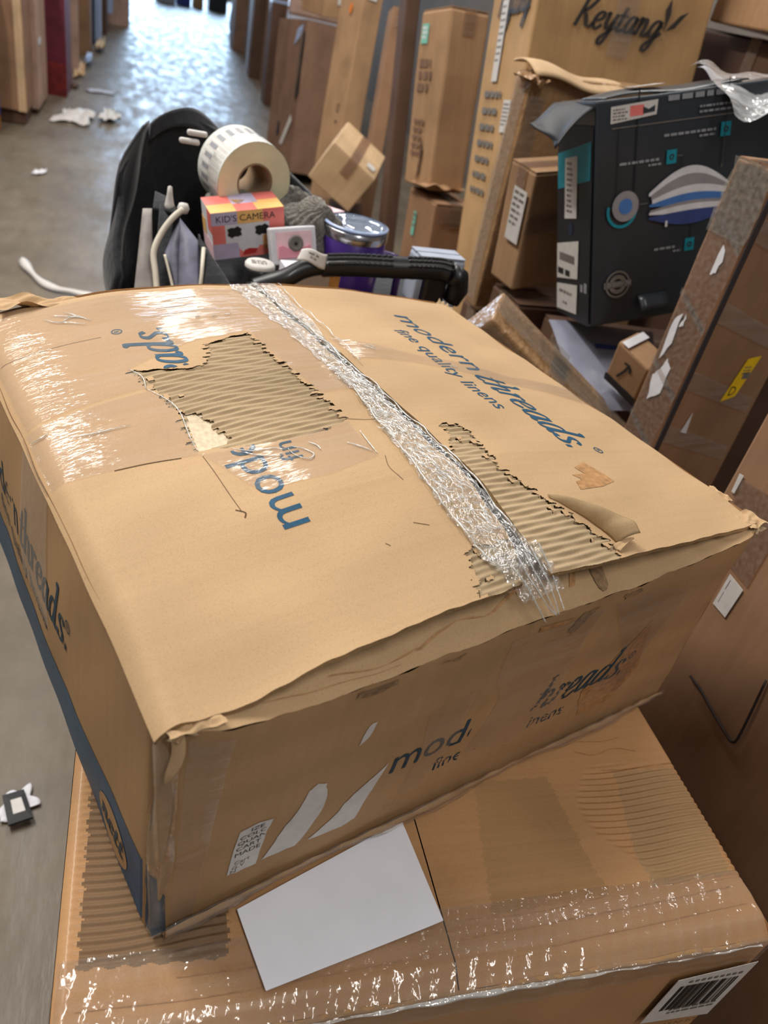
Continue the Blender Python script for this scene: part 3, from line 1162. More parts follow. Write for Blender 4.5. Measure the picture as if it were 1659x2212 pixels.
Vl, Fl = grid(100, 44, lambda a, b: left_pt(.010 + a * (bd - .010), b * np.minimum(bh - .006, zt(np.full(a.shape, .004), .010 + a * (bd - .010)) - .0055)))
LP = np_mesh('left_panel', Vl, Fl[:, ::-1], 'kraft_side', BIG, True)
Vr, Fr = grid(30, 16, lambda a, b: np.stack([bw + .008 * np.sin(a * pi) * np.sin(b * pi), a * bd, b * (bh - .004)], -1))
np_mesh('right_panel', Vr, Fr, 'kraft_side', BIG, True)
Vr, Fr = grid(30, 16, lambda a, b: np.stack([a * bw, bd + .008 * np.sin(a * pi) * np.sin(b * pi), b * (zt(a * bw, np.full(a.shape, bd - .02)) - .002)], -1))
np_mesh('back_panel', Vr, Fr[:, ::-1], 'kraft_side', BIG, True)
mesh('bottom_panel', [(0.004, .004, .001), (bw, .0, .001), (bw, bd, .001), (0, bd, .001)], [(3, 2, 1, 0)], 'kraft_side', BIG)


# rounded corner between left panel and front panel
def corner(a, b):
    th = a * pi / 2
    r = .012
    zc = b * (.288 - .010 * a)
    pl = left_pt(np.full(a.shape, .010), zc)
    pf = front_pt(np.full(a.shape, .016), zc)
    P0 = pl * (1 - a)[:, None] + pf * a[:, None]
    P0[:, 0] -= .004 * np.sin(a * pi) - .0016 * np.sin(a * 9 + zc * 40)
    P0[:, 1] -= .006 * np.sin(a * pi) + .0014 * np.sin(zc * 70 + a * 7)
    return P0


Vc, Fc = grid(16, 60, corner)
CN = np_mesh('corner_edge', Vc, Fc, 'kraft_side', BIG, True)


# inner end flap that shows as a sloping strip under the outer flaps
def band(a, b):
    u = .006 + a * (bw - .008)
    ze = np.interp(u, FE_U, FE_Z)
    P1 = front_pt(u, ze)
    v2 = .075
    z2 = zt(u, np.full(u.shape, v2)) - .012
    v = P1[:, 1] + (v2 - P1[:, 1]) * b
    z = ze + (z2 - ze) * (1 - (1 - b) ** 1.7) + .0012 * np.sin(u * 45 + b * 7) * (1 - b) + .0008 * np.sin(u * 130 + b * 20)
    z = np.minimum(z, zt(u, np.maximum(v, -.01)) - .0065 + .004 * (1 - b))
    return np.stack([u, v, z], -1)


Vb, Fb = grid(160, 18, band)
IB = np_mesh('end_flap', Vb, Fb, 'kraft', BIG, True)


def band_dec(x, y, off):
    P0 = band(np.asarray(x, float), np.asarray(y, float))
    P0[:, 2] += off
    P0[:, 1] -= off
    return P0


for pts in ([(.30, .12), (.36, .22), (.41, .18), (.47, .3)], [(.18, .16), (.25, .1), (.3, .14)], [(.56, .18), (.57, .3)], [(.47, .25), (.475, .45)], [(.84, .2), (.86, .5), (.9, .6)], [(.1, .14), (.2, .08), (.27, .06)]):
    sv, sf = strokes2d([pts], .012, .0016)
    surf_decal('crease', (sv, sf), band_dec, .0006, 'stain', IB, .02)
surf_decal('crease', ([(.615 + .014 * cos(t * .5), .2 + .16 * sin(t * .5)) for t in range(12)], [tuple(range(12))]), band_dec, .0007, 'smudge', IB, .02)

# crushed paper at the two near corners
def crumple(name, c, size, mat, seed, parent=None):
    r = np.random.default_rng(seed)
    ph = r.uniform(0, 6, 8)

    def f(a, b):
        x = (a - .5) * size[0]
        y = (b - .5) * size[1]
        z = size[2] * (np.sin(a * 7 + ph[0]) * np.sin(b * 6 + ph[1]) + .6 * np.sin(a * 15 + ph[2] + b * 5) + .5 * np.sin(b * 17 + ph[3] - a * 8)) * np.sin(a * pi) ** .5
        return np.stack([x + c[0] + .0015 * np.sin(b * 9 + ph[4]), y + c[1] + .0015 * np.sin(a * 9 + ph[5]), z + c[2]], -1)
    V, F = grid(18, 14, f)
    o = np_mesh(name, V, F, mat, parent or BIG, True)
    return o


crumple('crushed_corner', (.022, -.003, .2865), (.040, .022, .0022), 'kraft', 3)
crumple('crushed_corner', (.014, -.006, .281), (.020, .012, .003), 'flute', 4)
crumple('crushed_corner', (.690, .004, .3005), (.034, .028, .0022), 'kraft', 5)
crumple('crushed_corner', (.694, -.006, .294), (.024, .014, .003), 'flute', 6)
crumple('crushed_corner', (.699, .055, .300), (.014, .030, .002), 'kraft', 8)
crumple('crushed_corner', (.075, .618, .322), (.10, .030, .004), 'kraft', 9)
crumple('crushed_corner', (.695, .612, .298), (.02, .03, .005), 'flute', 12)
# flake of liner standing off the upright corner
V, F = grid(6, 10, lambda a, b: np.stack([.004 + .010 * a * (1 - .8 * b) + .002 * np.sin(b * 5), -.010 - .007 * np.sin(b * 3) * a, .285 - .050 * b], -1))
np_mesh('torn_flake', V, F, 'kraft', BIG, True)

fpt = lambda x, y, off: front_pt(x, y, off)
lgF, rgF, LLF = logo(.030)
kf = .335 / LLF
mF = lambda z0, u0, sx: (lambda x, y, off: front_pt(u0 + x * sx, z0 + y, np.full(np.shape(x), off)))
worn = lambda lo, hi: (lambda x, y: lo < x < hi)
surf_decal('lettering', lgF, mF(.108, .224, kf), .0006, 'ink_dark', FP, .006, lambda x, y: .3235 < .224 + x * kf < .415 or (.415 < .224 + x * kf < .47 and sin(x * 900) * sin(y * 700) > .35))
surf_decal('lettering', rgF, mF(.108, .224, kf), .0006, 'ink_dark', FP, .006)
finF = scale_to(fine(.017), .19)
surf_decal('lettering', finF, mF(.072, .290, 1), .0006, 'ink_dark', FP, .005, lambda x, y: .036 < x < .135 or sin(x * 1100 + y * 300) > .75)

# torn white label pieces on the front
def fl_label(name, poly, off=.0007):
    return surf_decal(name, poly2d(poly), fpt, off, 'label', FP, .012)


def ragged(pts, amp, seed, sub=5):
    r = random.Random(seed)
    out = []
    for i, p in enumerate(pts):
        q = pts[(i + 1) % len(pts)]
        for k in range(sub):
            t = k / sub
            out.append((p[0] + (q[0] - p[0]) * t + r.uniform(-amp, amp), p[1] + (q[1] - p[1]) * t + r.uniform(-amp, amp)))
    return out


l1 = fl_label('label_remnant', [(.068, .051)] + ragged([(.072, .050), (.097, .047), (.100, .085), (.104, .117)], .0010, 2, 4)[:-4] + [(.104, .119), (.090, .122), (.073, .119)])
fl_label('label_remnant', ragged([(.103, .049), (.137, .048), (.150, .075), (.157, .095), (.157, .12), (.152, .141), (.143, .146), (.134, .141), (.126, .108), (.115, .078)], .0008, 3, 4))
fl_label('label_remnant', ragged([(.150, .049), (.188, .043), (.203, .046), (.214, .09), (.220, .131), (.200, .105), (.184, .085), (.178, .074)], .0006, 4, 4))
fl_label('label_remnant', ragged([(.1745, .183), (.1775, .186), (.1835, .197), (.1865, .213), (.181, .2135), (.176, .203)], .0006, 5, 3))
for s, x, z in (('IZE', .0835, .1125), ('COLO', .0745, .1035), ('QUAN', .0735, .0945), ('CART', .0730, .0855), ('MADE', .0725, .0765), ('Cart', .0735, .064), ('G.V', .0715, .0575), ('N', .0705, .0515)):
    surf_decal('print', text2d(s, .0085 if len(s) > 2 and s.isupper() and '.' not in s else .0075, 1.1), mF(z, x, 1), .0012, 'black' if z > .07 else 'greyprint', l1, None, lambda X, Y, x=x: X + x > .0985)

# tape patches on the front panel, wavy
def ftape(poly, off, wr=.0004):
    def f(x, y, o):
        return front_pt(x, y, o + wr * np.sin(np.asarray(x) * 130 + np.asarray(y) * 70) ** 2)
    return surf_decal('tape', poly2d(poly), f, off, 'tape', FP, .008, None, True)


ftape([(.318, .262), (.445, .262), (.435, .18), (.462, .08), (.40, .06), (.33, .085), (.345, .165), (.325, .2)], .0012)
ftape([(.25, .19), (.30, .20), (.305, .13), (.28, .055), (.25, .06), (.262, .12)], .0012)
ftape([(.46, .262), (.52, .264), (.60, .24), (.58, .07), (.50, .06), (.54, .15)], .0012)
ftape([(.018, .275), (.050, .270), (.046, .16), (.040, .0), (.018, .0)], .0012, .0008)
# dark torn print remains near the top edge of the front
surf_decal('scuff', poly2d(ragged([(.350, .268), (.395, .266), (.400, .262), (.352, .260)], .0015, 21)), fpt, .0008, 'stain', FP, .01)
surf_decal('scuff', poly2d(ragged([(.405, .266), (.432, .268), (.408, .236), (.398, .244)], .0015, 22)), fpt, .0008, 'smudge', FP, .01)
surf_decal('scuff', poly2d(ragged([(.465, .272), (.49, .275), (.495, .269), (.47, .266)], .0022, 23)), fpt, .0008, 'smudge', FP, .01)
surf_decal('scuff', poly2d(ragged([(.15, .266), (.19, .267), (.19, .260), (.155, .259)], .0022, 24)), fpt, .0008, 'smudge', FP, .01)
surf_decal('scuff', poly2d(ragged([(.23, .267), (.26, .269), (.25, .264)], .0022, 26)), fpt, .0008, 'smudge', FP, .01)
surf_decal('scuff', poly2d(ragged([(.56, .20), (.60, .10), (.57, .05), (.52, .05), (.50, .10)], .002, 25)), fpt, .0005, 'stain', FP, .012)

# left panel print
lpt = lambda x, y, off: left_pt(x, y, off)
bandsh = poly2d([(.008, .002), (bd - .002, .002), (bd - .002, .086)] + [(bd - .02 - i * .03, .0985 + (.0015 if i % 2 else 0) - (.010 if i < 4 else 0)) for i in range(19)] + [(.008, .098)])
BB = surf_decal('blue_band', bandsh, lpt, .0006, 'band', LP, .02)
ov = [(.088 + .038 * cos(t * pi / 16), .040 + .033 * sin(t * pi / 16)) for t in range(32)]
OV = surf_decal('oval_mark', poly2d(ov), lpt, .0011, 'kraft_side', LP, .01)
sv, sf, sw = script2d('nett', .018, .30, .12, .2, 1.0)
surf_decal('lettering', (sv, sf), lambda x, y, o: left_pt(.118 - np.asarray(x) * .058 / sw, .032 + np.asarray(y), o), .0016, 'ink_dark', LP, .008)
lgL, rgL, LLL = logo(.034)
surf_decal('lettering', lgL, lambda x, y, o: left_pt(.555 - np.asarray(x) * .352 / LLL, .163 + np.asarray(y), o), .0006, 'ink_dark', LP, .008, lambda x, y: .30 < x * .352 / LLL / .352 < .42 and sin(x * 700) * sin(y * 500) > -.3)
surf_decal('lettering', rgL, lambda x, y, o: left_pt(.555 - np.asarray(x) * .352 / LLL, .163 + np.asarray(y), o), .0006, 'ink_dark', LP, .008)
surf_decal('lettering', scale_to(fine(.017), .22), lambda x, y, o: left_pt(.49 - np.asarray(x), .128 + np.asarray(y), o), .0006, 'ink_dark', LP, .008)
surf_decal('tape', poly2d([(.27, .295), (.36, .295), (.37, .13), (.26, .14)]), lpt, .0010, 'tape', LP, .01, None, True)

# blue patch on the corner at the bottom, tape over the whole corner
def corner_dec(x, y, off):
    P0 = corner(np.asarray(x, float), np.asarray(y, float))
    P0[:, 0] -= off * .7
    P0[:, 1] -= off
    return P0


surf_decal('blue_patch', poly2d([(0, .0), (.98, .0), (.98, .205), (.9, .235), (.5, .22), (.4, .33), (0, .34)]), corner_dec, .0008, 'band', CN, .06)
surf_decal('tape', poly2d([(-.0, .0), (1, .0), (1, .93), (0, .95)]), corner_dec, .0022, 'wrap', CN, .04, None, True)
surf_decal('scuff', poly2d([(.72, .44), (.95, .46), (.97, .80), (.85, .78), (.80, .55)]), corner_dec, .0010, 'stain', CN, .1)


# crumpled clear wrap along the bottom front edge
def wrapf(a, b):
    u = .012 + a * (bw - .010)
    th = b * 2.6
    r = .008 + .0032 * np.sin(u * 23 + 1) + .0008 * np.sin(u * 71 + b * 8)
    z = np.maximum(.0008, .0105 - r * np.cos(th) * 1.1 + .0006 * np.sin(u * 160 + b * 9))
    v = -.003 - r * np.sin(th) - .0006 * np.sin(u * 190 + b * 13)
    return np.stack([u, v, z], -1)


Vw, Fw = grid(220, 12, wrapf)
WR = np_mesh('bottom_wrap', Vw, Fw, 'wrap', BIG, True)
tag(WR, 'crumpled clear tape along the bottom edge')
Vw, Fw = grid(220, 6, lambda a, b: wrapf(a, b * .9) * np.array([1, .72, .8]) + np.array([0, -.0005, .0006]))
np_mesh('bottom_lip', Vw, Fw, 'kraft_side', BIG, True)

# ------------------------------------------------------------------ the carton underneath
LX0, LX1, LY0, LY1, LZ = -.0616, .6466, .2647, .90, .78
LOW = empty('carton', 'worn tan carton under the lettered box, with white envelope on top', 'box', (LX0, LY0, 0))
lw, ld = LX1 - LX0, LY1 - LY0


def low_z(x, y):
    x = np.asarray(x, float)
    y = np.asarray(y, float)
    near = np.clip(1 - y / .10, 0, 1)
    z = LZ - .0025 - .012 * np.clip(1 - y / .030, 0, 1.5) ** 2
    z = z - .0016 * near * (1 + np.sin(y * 260 + .8 * np.sin(x * 14))) * .5
    z = z - .008 * np.clip(1 - x / .012, 0, 1) ** 2 - .008 * np.clip(1 - (lw - x) / .010, 0, 1) ** 2
    z = z + .0006 * np.sin(x * 40 + y * 12)
    # worn flutes showing through the paper at the right and the left
    fr = np.clip((x - .575 - .03 * np.sin(y * 30)) / .012, 0, 1) * np.clip((y - .055) / .01, 0, 1) * np.clip((.215 - y) / .01, 0, 1)
    flx = np.clip((.150 - x) / .01, 0, 1) * np.clip((x - .012) / .01, 0, 1) * np.clip((y - .058) / .01, 0, 1) * np.clip((.40 - y) / .02, 0, 1)
    z = z + (fr * 1.3 + 1.2 * flx) * .0011 * (np.sin(2 * pi * (y + .003 * np.sin(x * 34)) / .0078) - 1)
    return z


def low_pt(x, y, off=0.):
    x = np.asarray(x, float)
    y = np.asarray(y, float)
    return np.stack([x, y, low_z(x, y) + off], -1)


SEAMX = .349
PATCH = {'l': [([(.020, .062), (.145, .055), (.150, .20), (.10, .36), (.02, .36)], 'kraft_low_dark')],
         'r': [([(.40, .058), (.537, .062), (.53, .10), (.525, .205), (.43, .205)], 'kraft_low_grey'), ([(.592, .064), (.693, .066), (.702, .13), (.700, .205), (.615, .203), (.605, .16), (.588, .10)], 'flute_low')]}
for nm, x0, x1 in (('l', 0.002, SEAMX - .0007), ('r', SEAMX + .0007, lw - .001)):
    V, F = grid(150, 620, lambda a, b: low_pt(x0 + a * (x1 - x0), .001 + b * (ld - .002)))
    cx, cy = V[F][:, :, 0].mean(1), V[F][:, :, 1].mean(1)
    rest = np.ones(len(F), bool)
    kids = []
    for i, (pp_, mm) in enumerate(PATCH[nm]):
        sel = inpoly(cx + .0012 * np.sin(cy * 700 + i) + .001 * np.sin(cy * 231), cy + .0012 * np.sin(cx * 300), pp_)
        rest &= ~sel
        kids.append((F[sel], mm))
    TF = np_mesh('flap', V, F[rest], 'kraft_low', LOW, True)
    for f_, mm in kids:
        np_mesh('worn_patch', V, f_, mm, TF, True)
    if nm == 'l':
        TFL = TF
    else:
        TFR = TF
# walls: front wall with a rounded shoulder, three plain walls
V, F = grid(80, 60, lambda a, b: np.stack([a * lw, np.where(b > .97, 0, 0) - .004 * np.sin(a * pi) * np.sin(b * pi), b * (LZ - .019)], -1))
LF = np_mesh('front_panel', V, F, 'kraft_low', LOW, True)
V, F = grid(80, 6, lambda a, b: np.stack([a * lw, .001 - .004 * np.sin(b * pi) - .001 * np.sin(a * 50), LZ - .019 + b * .006], -1))
np_mesh('top_edge', V, F, 'kraft_low_grey', LOW, True)
V, F = grid(20, 30, lambda a, b: np.stack([.003 * np.sin(b * 9), a * ld, b * (LZ - .010)], -1))
np_mesh('left_panel', V, F[:, ::-1], 'kraft_low', LOW, True)
V, F = grid(20, 30, lambda a, b: np.stack([lw - .003 * np.sin(b * 9), a * ld, b * (LZ - .010)], -1))
np_mesh('right_panel', V, F, 'kraft_low', LOW, True)
mesh('back_panel', [(0, ld, 0), (lw, ld, 0), (lw, ld, LZ - .01), (0, ld, LZ - .01)], [(3, 2, 1, 0)], 'kraft_low', LOW)
mesh('dark_gap', [(SEAMX - .004, .004, LZ - .02), (SEAMX + .004, .004, LZ - .02), (SEAMX + .004, ld, LZ - .02), (SEAMX - .004, ld, LZ - .02)], [(0, 1, 2, 3)], 'inside', LOW)
lowd = lambda x, y, off: low_pt(x, y, np.full(np.shape(x), off))
for pts, w in (([(.10, .045), (.2, .043), (.33, .047)], .0016), ([(.36, .040), (.5, .044), (.68, .052)], .0018), ([(.36, .058), (.45, .055), (.53, .060)], .001), ([(.02, .030), (.15, .026), (.3, .030)], .0013), ([(.45, .022), (.58, .028), (.69, .033)], .0012),
               ([(.575, .235), (.60, .228), (.63, .236), (.66, .23)], .0015), ([(.58, .25), (.62, .247), (.65, .252)], .0012), ([(.60, .207), (.66, .206), (.70, .209)], .002), ([(.42, .30), (.424, .27), (.43, .25)], .0012)):
    surf_decal('crease', line2d(pts, w * .6), lowd, .0009, 'stain', TFL if pts[0][0] < .34 else TFR, .012)


# wide clear tape over the near edge of the lower carton: top, shoulder and front
def low_tape(a, b):
    x = .004 + a * (lw - .012)
    s = b * .11
    y = np.where(s < .075, .070 - s, -.0055)
    y = np.maximum(y, -.0055)
    zt_ = low_z(x, np.maximum(y, 0)) + .0014 + .0009 * np.abs(np.sin(x * 150 + s * 60) * np.sin(s * 260 + x * 40)) + .0006 * np.sin(x * 330 + s * 90)
    z = np.where(s < .075, zt_, LZ - .0125 - (s - .075))
    y = y - np.where(s < .075, 0, .0008 * np.sin(x * 120))
    return np.stack([x, y, z], -1)


V, F = grid(260, 44, low_tape)
np_mesh('edge_tape', V, F, 'wrap', LOW, True)
V, F = grid(260, 6, lambda a, b: low_tape(.02 + a * .96, .665 + (.015 + .05 * np.abs(np.sin(a * 7 + 1) * np.sin(a * 3))) * b + .012 * np.sin(a * 9)) + np.array([0, -.0012, .0010]))
np_mesh('edge_tape', V, F, 'tape_edge_glint', LOW, True)  # whitish strip painting the silvery shine along the front shoulder
# barcode label, upside down on the front, and the made-in line
lface = Face((lw, -.0062, 0), (-1, 0, 0), (0, 0, -1), (0, -1, 0))


def lf_pt(x, y, off):
    return np.stack([lw - np.asarray(x), np.full(np.shape(x), -.0050 - off), LZ - .052 + 0 * np.asarray(x) - np.asarray(y) * -1 - .125], -1)


pl = plate('barcode_label', lface, [(.004, -.728), (.100, -.716), (.100, -.612), (.003, -.60)], .0006, 'label', LOW)
surf_decal('barcode', bars(.014, -.700, .090, -.640, 5), lface, .0012, 'black', pl)
surf_decal('print', join2d(textrows(.012, -.632, .08, 2, .004, .004, 3), rects2d([(.014 + i * .008, -.711, .0185 + i * .008, -.706) for i in range(9)])), lface, .0012, 'greyprint', pl)
surf_decal('lettering', move2d(text2d('MADE IN INDONESIA', .0115, 1.0), .002, -.599), lface, .0012, 'crease', LOW)
# torn paper curl hanging at the right front corner
tube('paper_curl', smoothline([(lw - .05, -.008, .565), (lw - .035, -.014, .57), (lw - .022, -.018, .56), (lw - .016, -.02, .548), (lw - .004, -.022, .546)], 5), [.004, .003, .004, .0035, .003] + [.003] * 16, 'flute', LOW, 6)

# envelope lying on the lower carton, tucked under the big one
env = np.array([(.0932, .3578), (.1117, .2855), (.2847, .322), (.2708, .4300)])
EV = empty('envelope', 'blank white envelope tucked under the front edge of the lettered box', 'envelope', (.19, .34, LZ))


def env_pt(a, b, off):
    A = env - np.array([.19, .34])
    p = (A[0][None] * ((1 - a) * (1 - b))[:, None] + A[1][None] * ((1 - a) * b)[:, None] + A[2][None] * (a * b)[:, None] + A[3][None] * (a * (1 - b))[:, None])
    z = .0016 + .0006 * np.sin(a * 5 + 1) + .0012 * b * b + off
    return np.stack([p[:, 0], p[:, 1], z], -1)


bmv, bmf = grid(24, 16, lambda a, b: env_pt(a, b, .0012))
n = len(bmv)
lv_, lf_ = grid(24, 16, lambda a, b: env_pt(a, b, 0))
sheet = np_mesh('paper_sheet', bmv, bmf[:, ::-1], 'envelope', EV, True)
np_mesh('back_sheet', lv_, lf_, 'envelope', EV, True)
tube('fold_edge', [env_pt(np.array([1. * t]), np.array([1.]), .0006)[0] for t in np.linspace(0, 1, 12)], .0006, 'envelope', EV, 5)
tube('fold_edge', [env_pt(np.array([0.]), np.array([1. * t]), .0006)[0] for t in np.linspace(0, 1, 12)], .0006, 'envelope', EV, 5)
tube('fold_edge', [env_pt(np.array([1.]), np.array([1. * t]), .0006)[0] for t in np.linspace(0, 1, 12)], .0006, 'envelope', EV, 5)

# ------------------------------------------------------------------ cartons of the right-hand row
ROW = 'cartons in the right-hand row'


def shifted_tex(x0, y0, s=1):
    return lambda sh: move2d(sh, x0, y0, s)


# big carton with the script name
KEY, fk = carton('tall tan carton with the black script name Keytang, right-hand row', (1.093, 2.188, .03), (-.068, -.141, -.06), (.535, .409, 1.72), 'kraft_c', ROW, seed=3, warp=.003)
kv, kfc, kw = script2d('Keytang', .075, .30, .12, .28, 1.0)
kname = (kv, kfc)


def bird(s):
    return join2d(poly2d([(0, 0), (.1 * s, .5 * s), (.02 * s, .95 * s), (-.12 * s, .6 * s)]), poly2d([(.02 * s, 0), (.45 * s, .5 * s), (.75 * s, .65 * s), (.35 * s, .12 * s)]), poly2d([(0, 0), (-.2 * s, .28 * s), (-.25 * s, .2 * s)]))


surf_decal('lettering', move2d(kname, .118, 1.466, .54, 0), fk['front'], .006, 'scriptink', KEY)
surf_decal('bird_mark', move2d(bird(.085), .398, 1.485), fk['front'], .006, 'scriptink', KEY)
surf_decal('lettering', move2d(kname, .085, 1.49, .56, 0), fk['left'], .006, 'scriptink', KEY)
sticker(KEY, fk['left'], rect(.12, 1.31, .175, 1.53), 'label', [(textrows(.125, 1.51, .045, 9, .006, .012, 4), 'greyprint')])
sticker(KEY, fk['left'], rect(.28, 1.17, .345, 1.26), 'label', [(textrows(.285, 1.245, .055, 6, .005, .006, 5), 'greyprint')])
surf_decal('print', textrows(.07, 1.265, .19, 7, .018, .030, 6), fk['left'], .006, 'greyprint', KEY)
surf_decal('print', ([(.26 + .13 * cos(i * pi / 10), 1.29 + .022 * sin(i * pi / 10)) for i in range(20)], [tuple(range(20))]), fk['front'], .006, 'scriptink', KEY)
plate('tape', fk['front'], jag(.235, 1.40, .30, 1.72, 3, .004), .0006, 'tape', KEY, .006)

G_, fg = carton('tall tan carton with mint sticker standing on a shorter carton', (1.109, 3.245, .80), (.066, -.146, -.042), (.165, .306, .655), 'kraft_a', ROW, seed=4, bev=.012)
sticker(G_, fg['left'], rect(.035, .535, .11, .605), 'mint', [(textrows(.045, .585, .055, 3, .010, .006, 2), 'white')])
surf_decal('print', textrows(.05, .45, .16, 3, .03, .014, 8), fg['left'], .006, 'kraft_d', G_)
surf_decal('print', textrows(.06, .24, .14, 5, .018, .012, 9), fg['left'], .006, 'kraft_d', G_)
surf_decal('scuff', poly2d(ragged([(.17, .20), (.20, .15), (.19, .06), (.16, .02), (.175, .1)], .004, 3)), fg['left'], .0065, 'kraft_dark', G_)
crumple('crushed_bottom', (.06, .06, .02), (.20, .22, .010), 'kraft_glossy', 31, G_)
H_, fh = carton('squat tan carton with mint tag under the tall taped carton', (1.150, 3.10, 0), (.067, -.05, -.03), (.18, .322, .78), 'kraft_b', ROW, seed=5)
sticker(H_, fh['left'], rect(.10, .60, .135, .70), 'mint', [(textrows(.105, .68, .025, 3, .012, .010, 2), 'greyprint')])
plate('tape', fh['front'], rect(.02, .70, .15, .77), .0006, 'tape_brown', H_, .006)
C_, fc_ = carton('leaning tall tan carton with a small orange dot', (1.047, 4.859, .02), (.182, -.197, .10), (.125, .351, 1.68), 'kraft_a', ROW, seed=6)
sticker(C_, fc_['left'], [(.20 + .022 * cos(t), 1.33 + .028 * sin(t)) for t in np.linspace(0, 2 * pi, 13)[:-1]], 'orange', [])
surf_decal('print', join2d(ring2d(.25, .80, .018, .024, 10), rects2d([(.235, .72, .265, .73)])), fc_['left'], .006, 'scriptink', C_)
sticker(C_, fc_['front'], rect(.02, 1.37, .08, 1.43), 'label', [])
D_, fd_ = carton('slim tan carton squeezed behind the dark upright board', (1.093, 4.237, .01), (-.08, -.235, .033), (.075, .14, 1.4), 'kraft_b', ROW, seed=7)
F_, ff_ = carton('narrow upright carton between the tan ones, dark with painted shade', (1.115, 3.62, .01), (-.045, -.171, -.06), (.062, .135, 1.75), 'kraft_dark', ROW, seed=8)  # shade on this carton edge is put into the dark material
B_, fb_ = carton('wide brown carton with torn taped corner at the aisle edge', (1.041, 6.405, .09), (.146, -.10, .03), (.5, .749, 1.03), 'kraft_d', ROW, seed=9)
sticker(B_, fb_['left'], [(.50, .86), (.66, .93), (.68, 1.0), (.55, .97)], 'bluewhite', [])
sticker(B_, fb_['left'], [(.40, .17), (.47, .16), (.66, .36), (.62, .40)], 'label', [])
plate('tape', fb_['left'], jag(.62, .55, .72, .95, 5), .0006, 'tape_brown', B_, .006)
surf_decal('scuff', poly2d(ragged([(.70, .95), (.74, .95), (.74, .55), (.66, .50), (.69, .7)], .008, 6)), fb_['left'], .0068, 'inside', B_)
surf_decal('scuff', poly2d(ragged([(.30, .33), (.34, .32), (.35, .24), (.29, .20)], .006, 7)), fb_['left'], .0068, 'navy', B_)
B2, fb2 = carton('small tan carton with white label on top of the wide brown one', (1.16, 6.53, 1.150), (.146, -.02, .0), (.42, .55, .35), 'kraft_a', ROW, seed=10)
sticker(B2, fb2['front'], rect(.10, .09, .20, .20), 'label', [])
E_, fe_ = carton('small pale carton tipped over in front of the tall row', (.741, 4.0, .616), (-.344, .083, .52), (.258, .44, .209), 'kraft_pale', None, seed=11, warp=.002)
sticker(E_, fe_['top'], rect(.19, .07, .235, .14), 'label', [])
ES, _ = carton('brown carton under the tipped pale one, dark with painted shade', (.60, 3.80, 0), (-.2, 0, 0), (.40, .50, .47), 'kraft_dark', None, seed=12)  # brown carton in shade; the darkness is painted by its material

# film-wrapped open carton in front of the script carton
J_, fj = carton('film-wrapped open carton with a folded top flap beside the black box', (.912, 2.03, .765), (.22, .03, -.05), (.40, .065, .61), 'kraft_film', None, flaps=False, tape=False, seed=13)
sticker(J_, fj['front'], rect(.175, .36, .215, .46), 'mint', [(textrows(.18, .44, .03, 3, .012, .01, 2), 'white')])
V, F = grid(20, 8, lambda a, b: np.stack([-.01 + a * .34, -.03 + b * .11, .612 + .022 * np.sin(b * 2.6) + .006 * np.sin(a * 9) - .035 * a], -1))
jf = np_mesh('flap', V, F, 'kraft_pale', J_, True)
jf.modifiers.new('t', 'SOLIDIFY').thickness = .005
crumple('crushed_corner', (.0, .0, .60), (.06, .08, .012), 'kraft_glossy', 33, J_)
plate('tape', fj['left'], jag(.005, .02, .058, .59, 4), .0006, 'wrap', J_, .006)
plate('tape', fj['front'], jag(.0, .1, .05, .56, 8), .0006, 'wrap', J_, .007)
JS, _ = carton('dark brown carton supporting the film-wrapped one', (.93, 2.0, 0), (.05, 0, 0), (.40, .14, .75), 'kraft_dark', None, seed=14)
K_, fkk = carton('small tan carton with white label leaning on the film-wrapped one', (.915, 1.84, .890), (.25, .05, -.14), (.165, .104, .300), 'kraft_a', None, seed=15, warp=.002)
sticker(K_, fkk['left'], rect(.04, .12, .095, .25), 'label', [(textrows(.045, .235, .045, 6, .007, .008, 5), 'greyprint')])
plate('tape', fkk['front'], jag(.0, .15, .165, .20, 4), .0006, 'tape_brown', K_, .005)

KS, _ = carton('dark brown carton under the small tan carton with white label', (.93, 1.80, 0), (.1, 0, 0), (.30, .15, .87), 'kraft_dark', None, seed=24)

# black mattress-pillow box, upside down
BB_ = empty('pillow_box', 'black glossy pillow box lying upside down with teal icons and layered pillow picture', 'box', (.975, 1.513, .935), eul(-.03, -.167, -.273))
pw, pd, ph_ = .55, .172, .463
rbox('body', (0, 0, 0), (pw, pd, ph_), 'blackbox', BB_, .005, 2, .0022, 3, 4)
fq = faces_of(pw, pd, ph_)
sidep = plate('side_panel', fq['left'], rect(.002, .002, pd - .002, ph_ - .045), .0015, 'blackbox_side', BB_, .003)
# open end flap and torn top corner
V, F = grid(10, 8, lambda a, b: np.stack([-.002 - .085 * a + .012 * np.sin(b * 4), b * pd * (1 - .35 * a), ph_ - .012 - .012 * a + .010 * np.sin(a * 3 + b * 2) - .055 * (a * (1 - b))], -1))
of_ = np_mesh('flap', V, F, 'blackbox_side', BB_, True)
of_.modifiers.new('t', 'SOLIDIFY').thickness = .003
V, F = grid(16, 6, lambda a, b: np.stack([.02 + a * .33, .01 + b * .10, ph_ + .003 + .010 * np.sin(b * 2.4) * np.sin(a * 3) + .004 * np.sin(a * 8)], -1))
tfl = np_mesh('flap', V, F, 'blackbox', BB_, True)
tfl.modifiers.new('t', 'SOLIDIFY').thickness = .003
tl_pt = lambda x, y, off: np.stack([np.asarray(x), np.asarray(y), np.full(np.shape(x), ph_ + .018 + off)], -1)
rf = fq['front']
pb = lambda px, py: None


def pict(sh, mat, off=.0045, nm='print', par=None):
    return surf_decal(nm, sh, rf, off, mat, par or BB_)


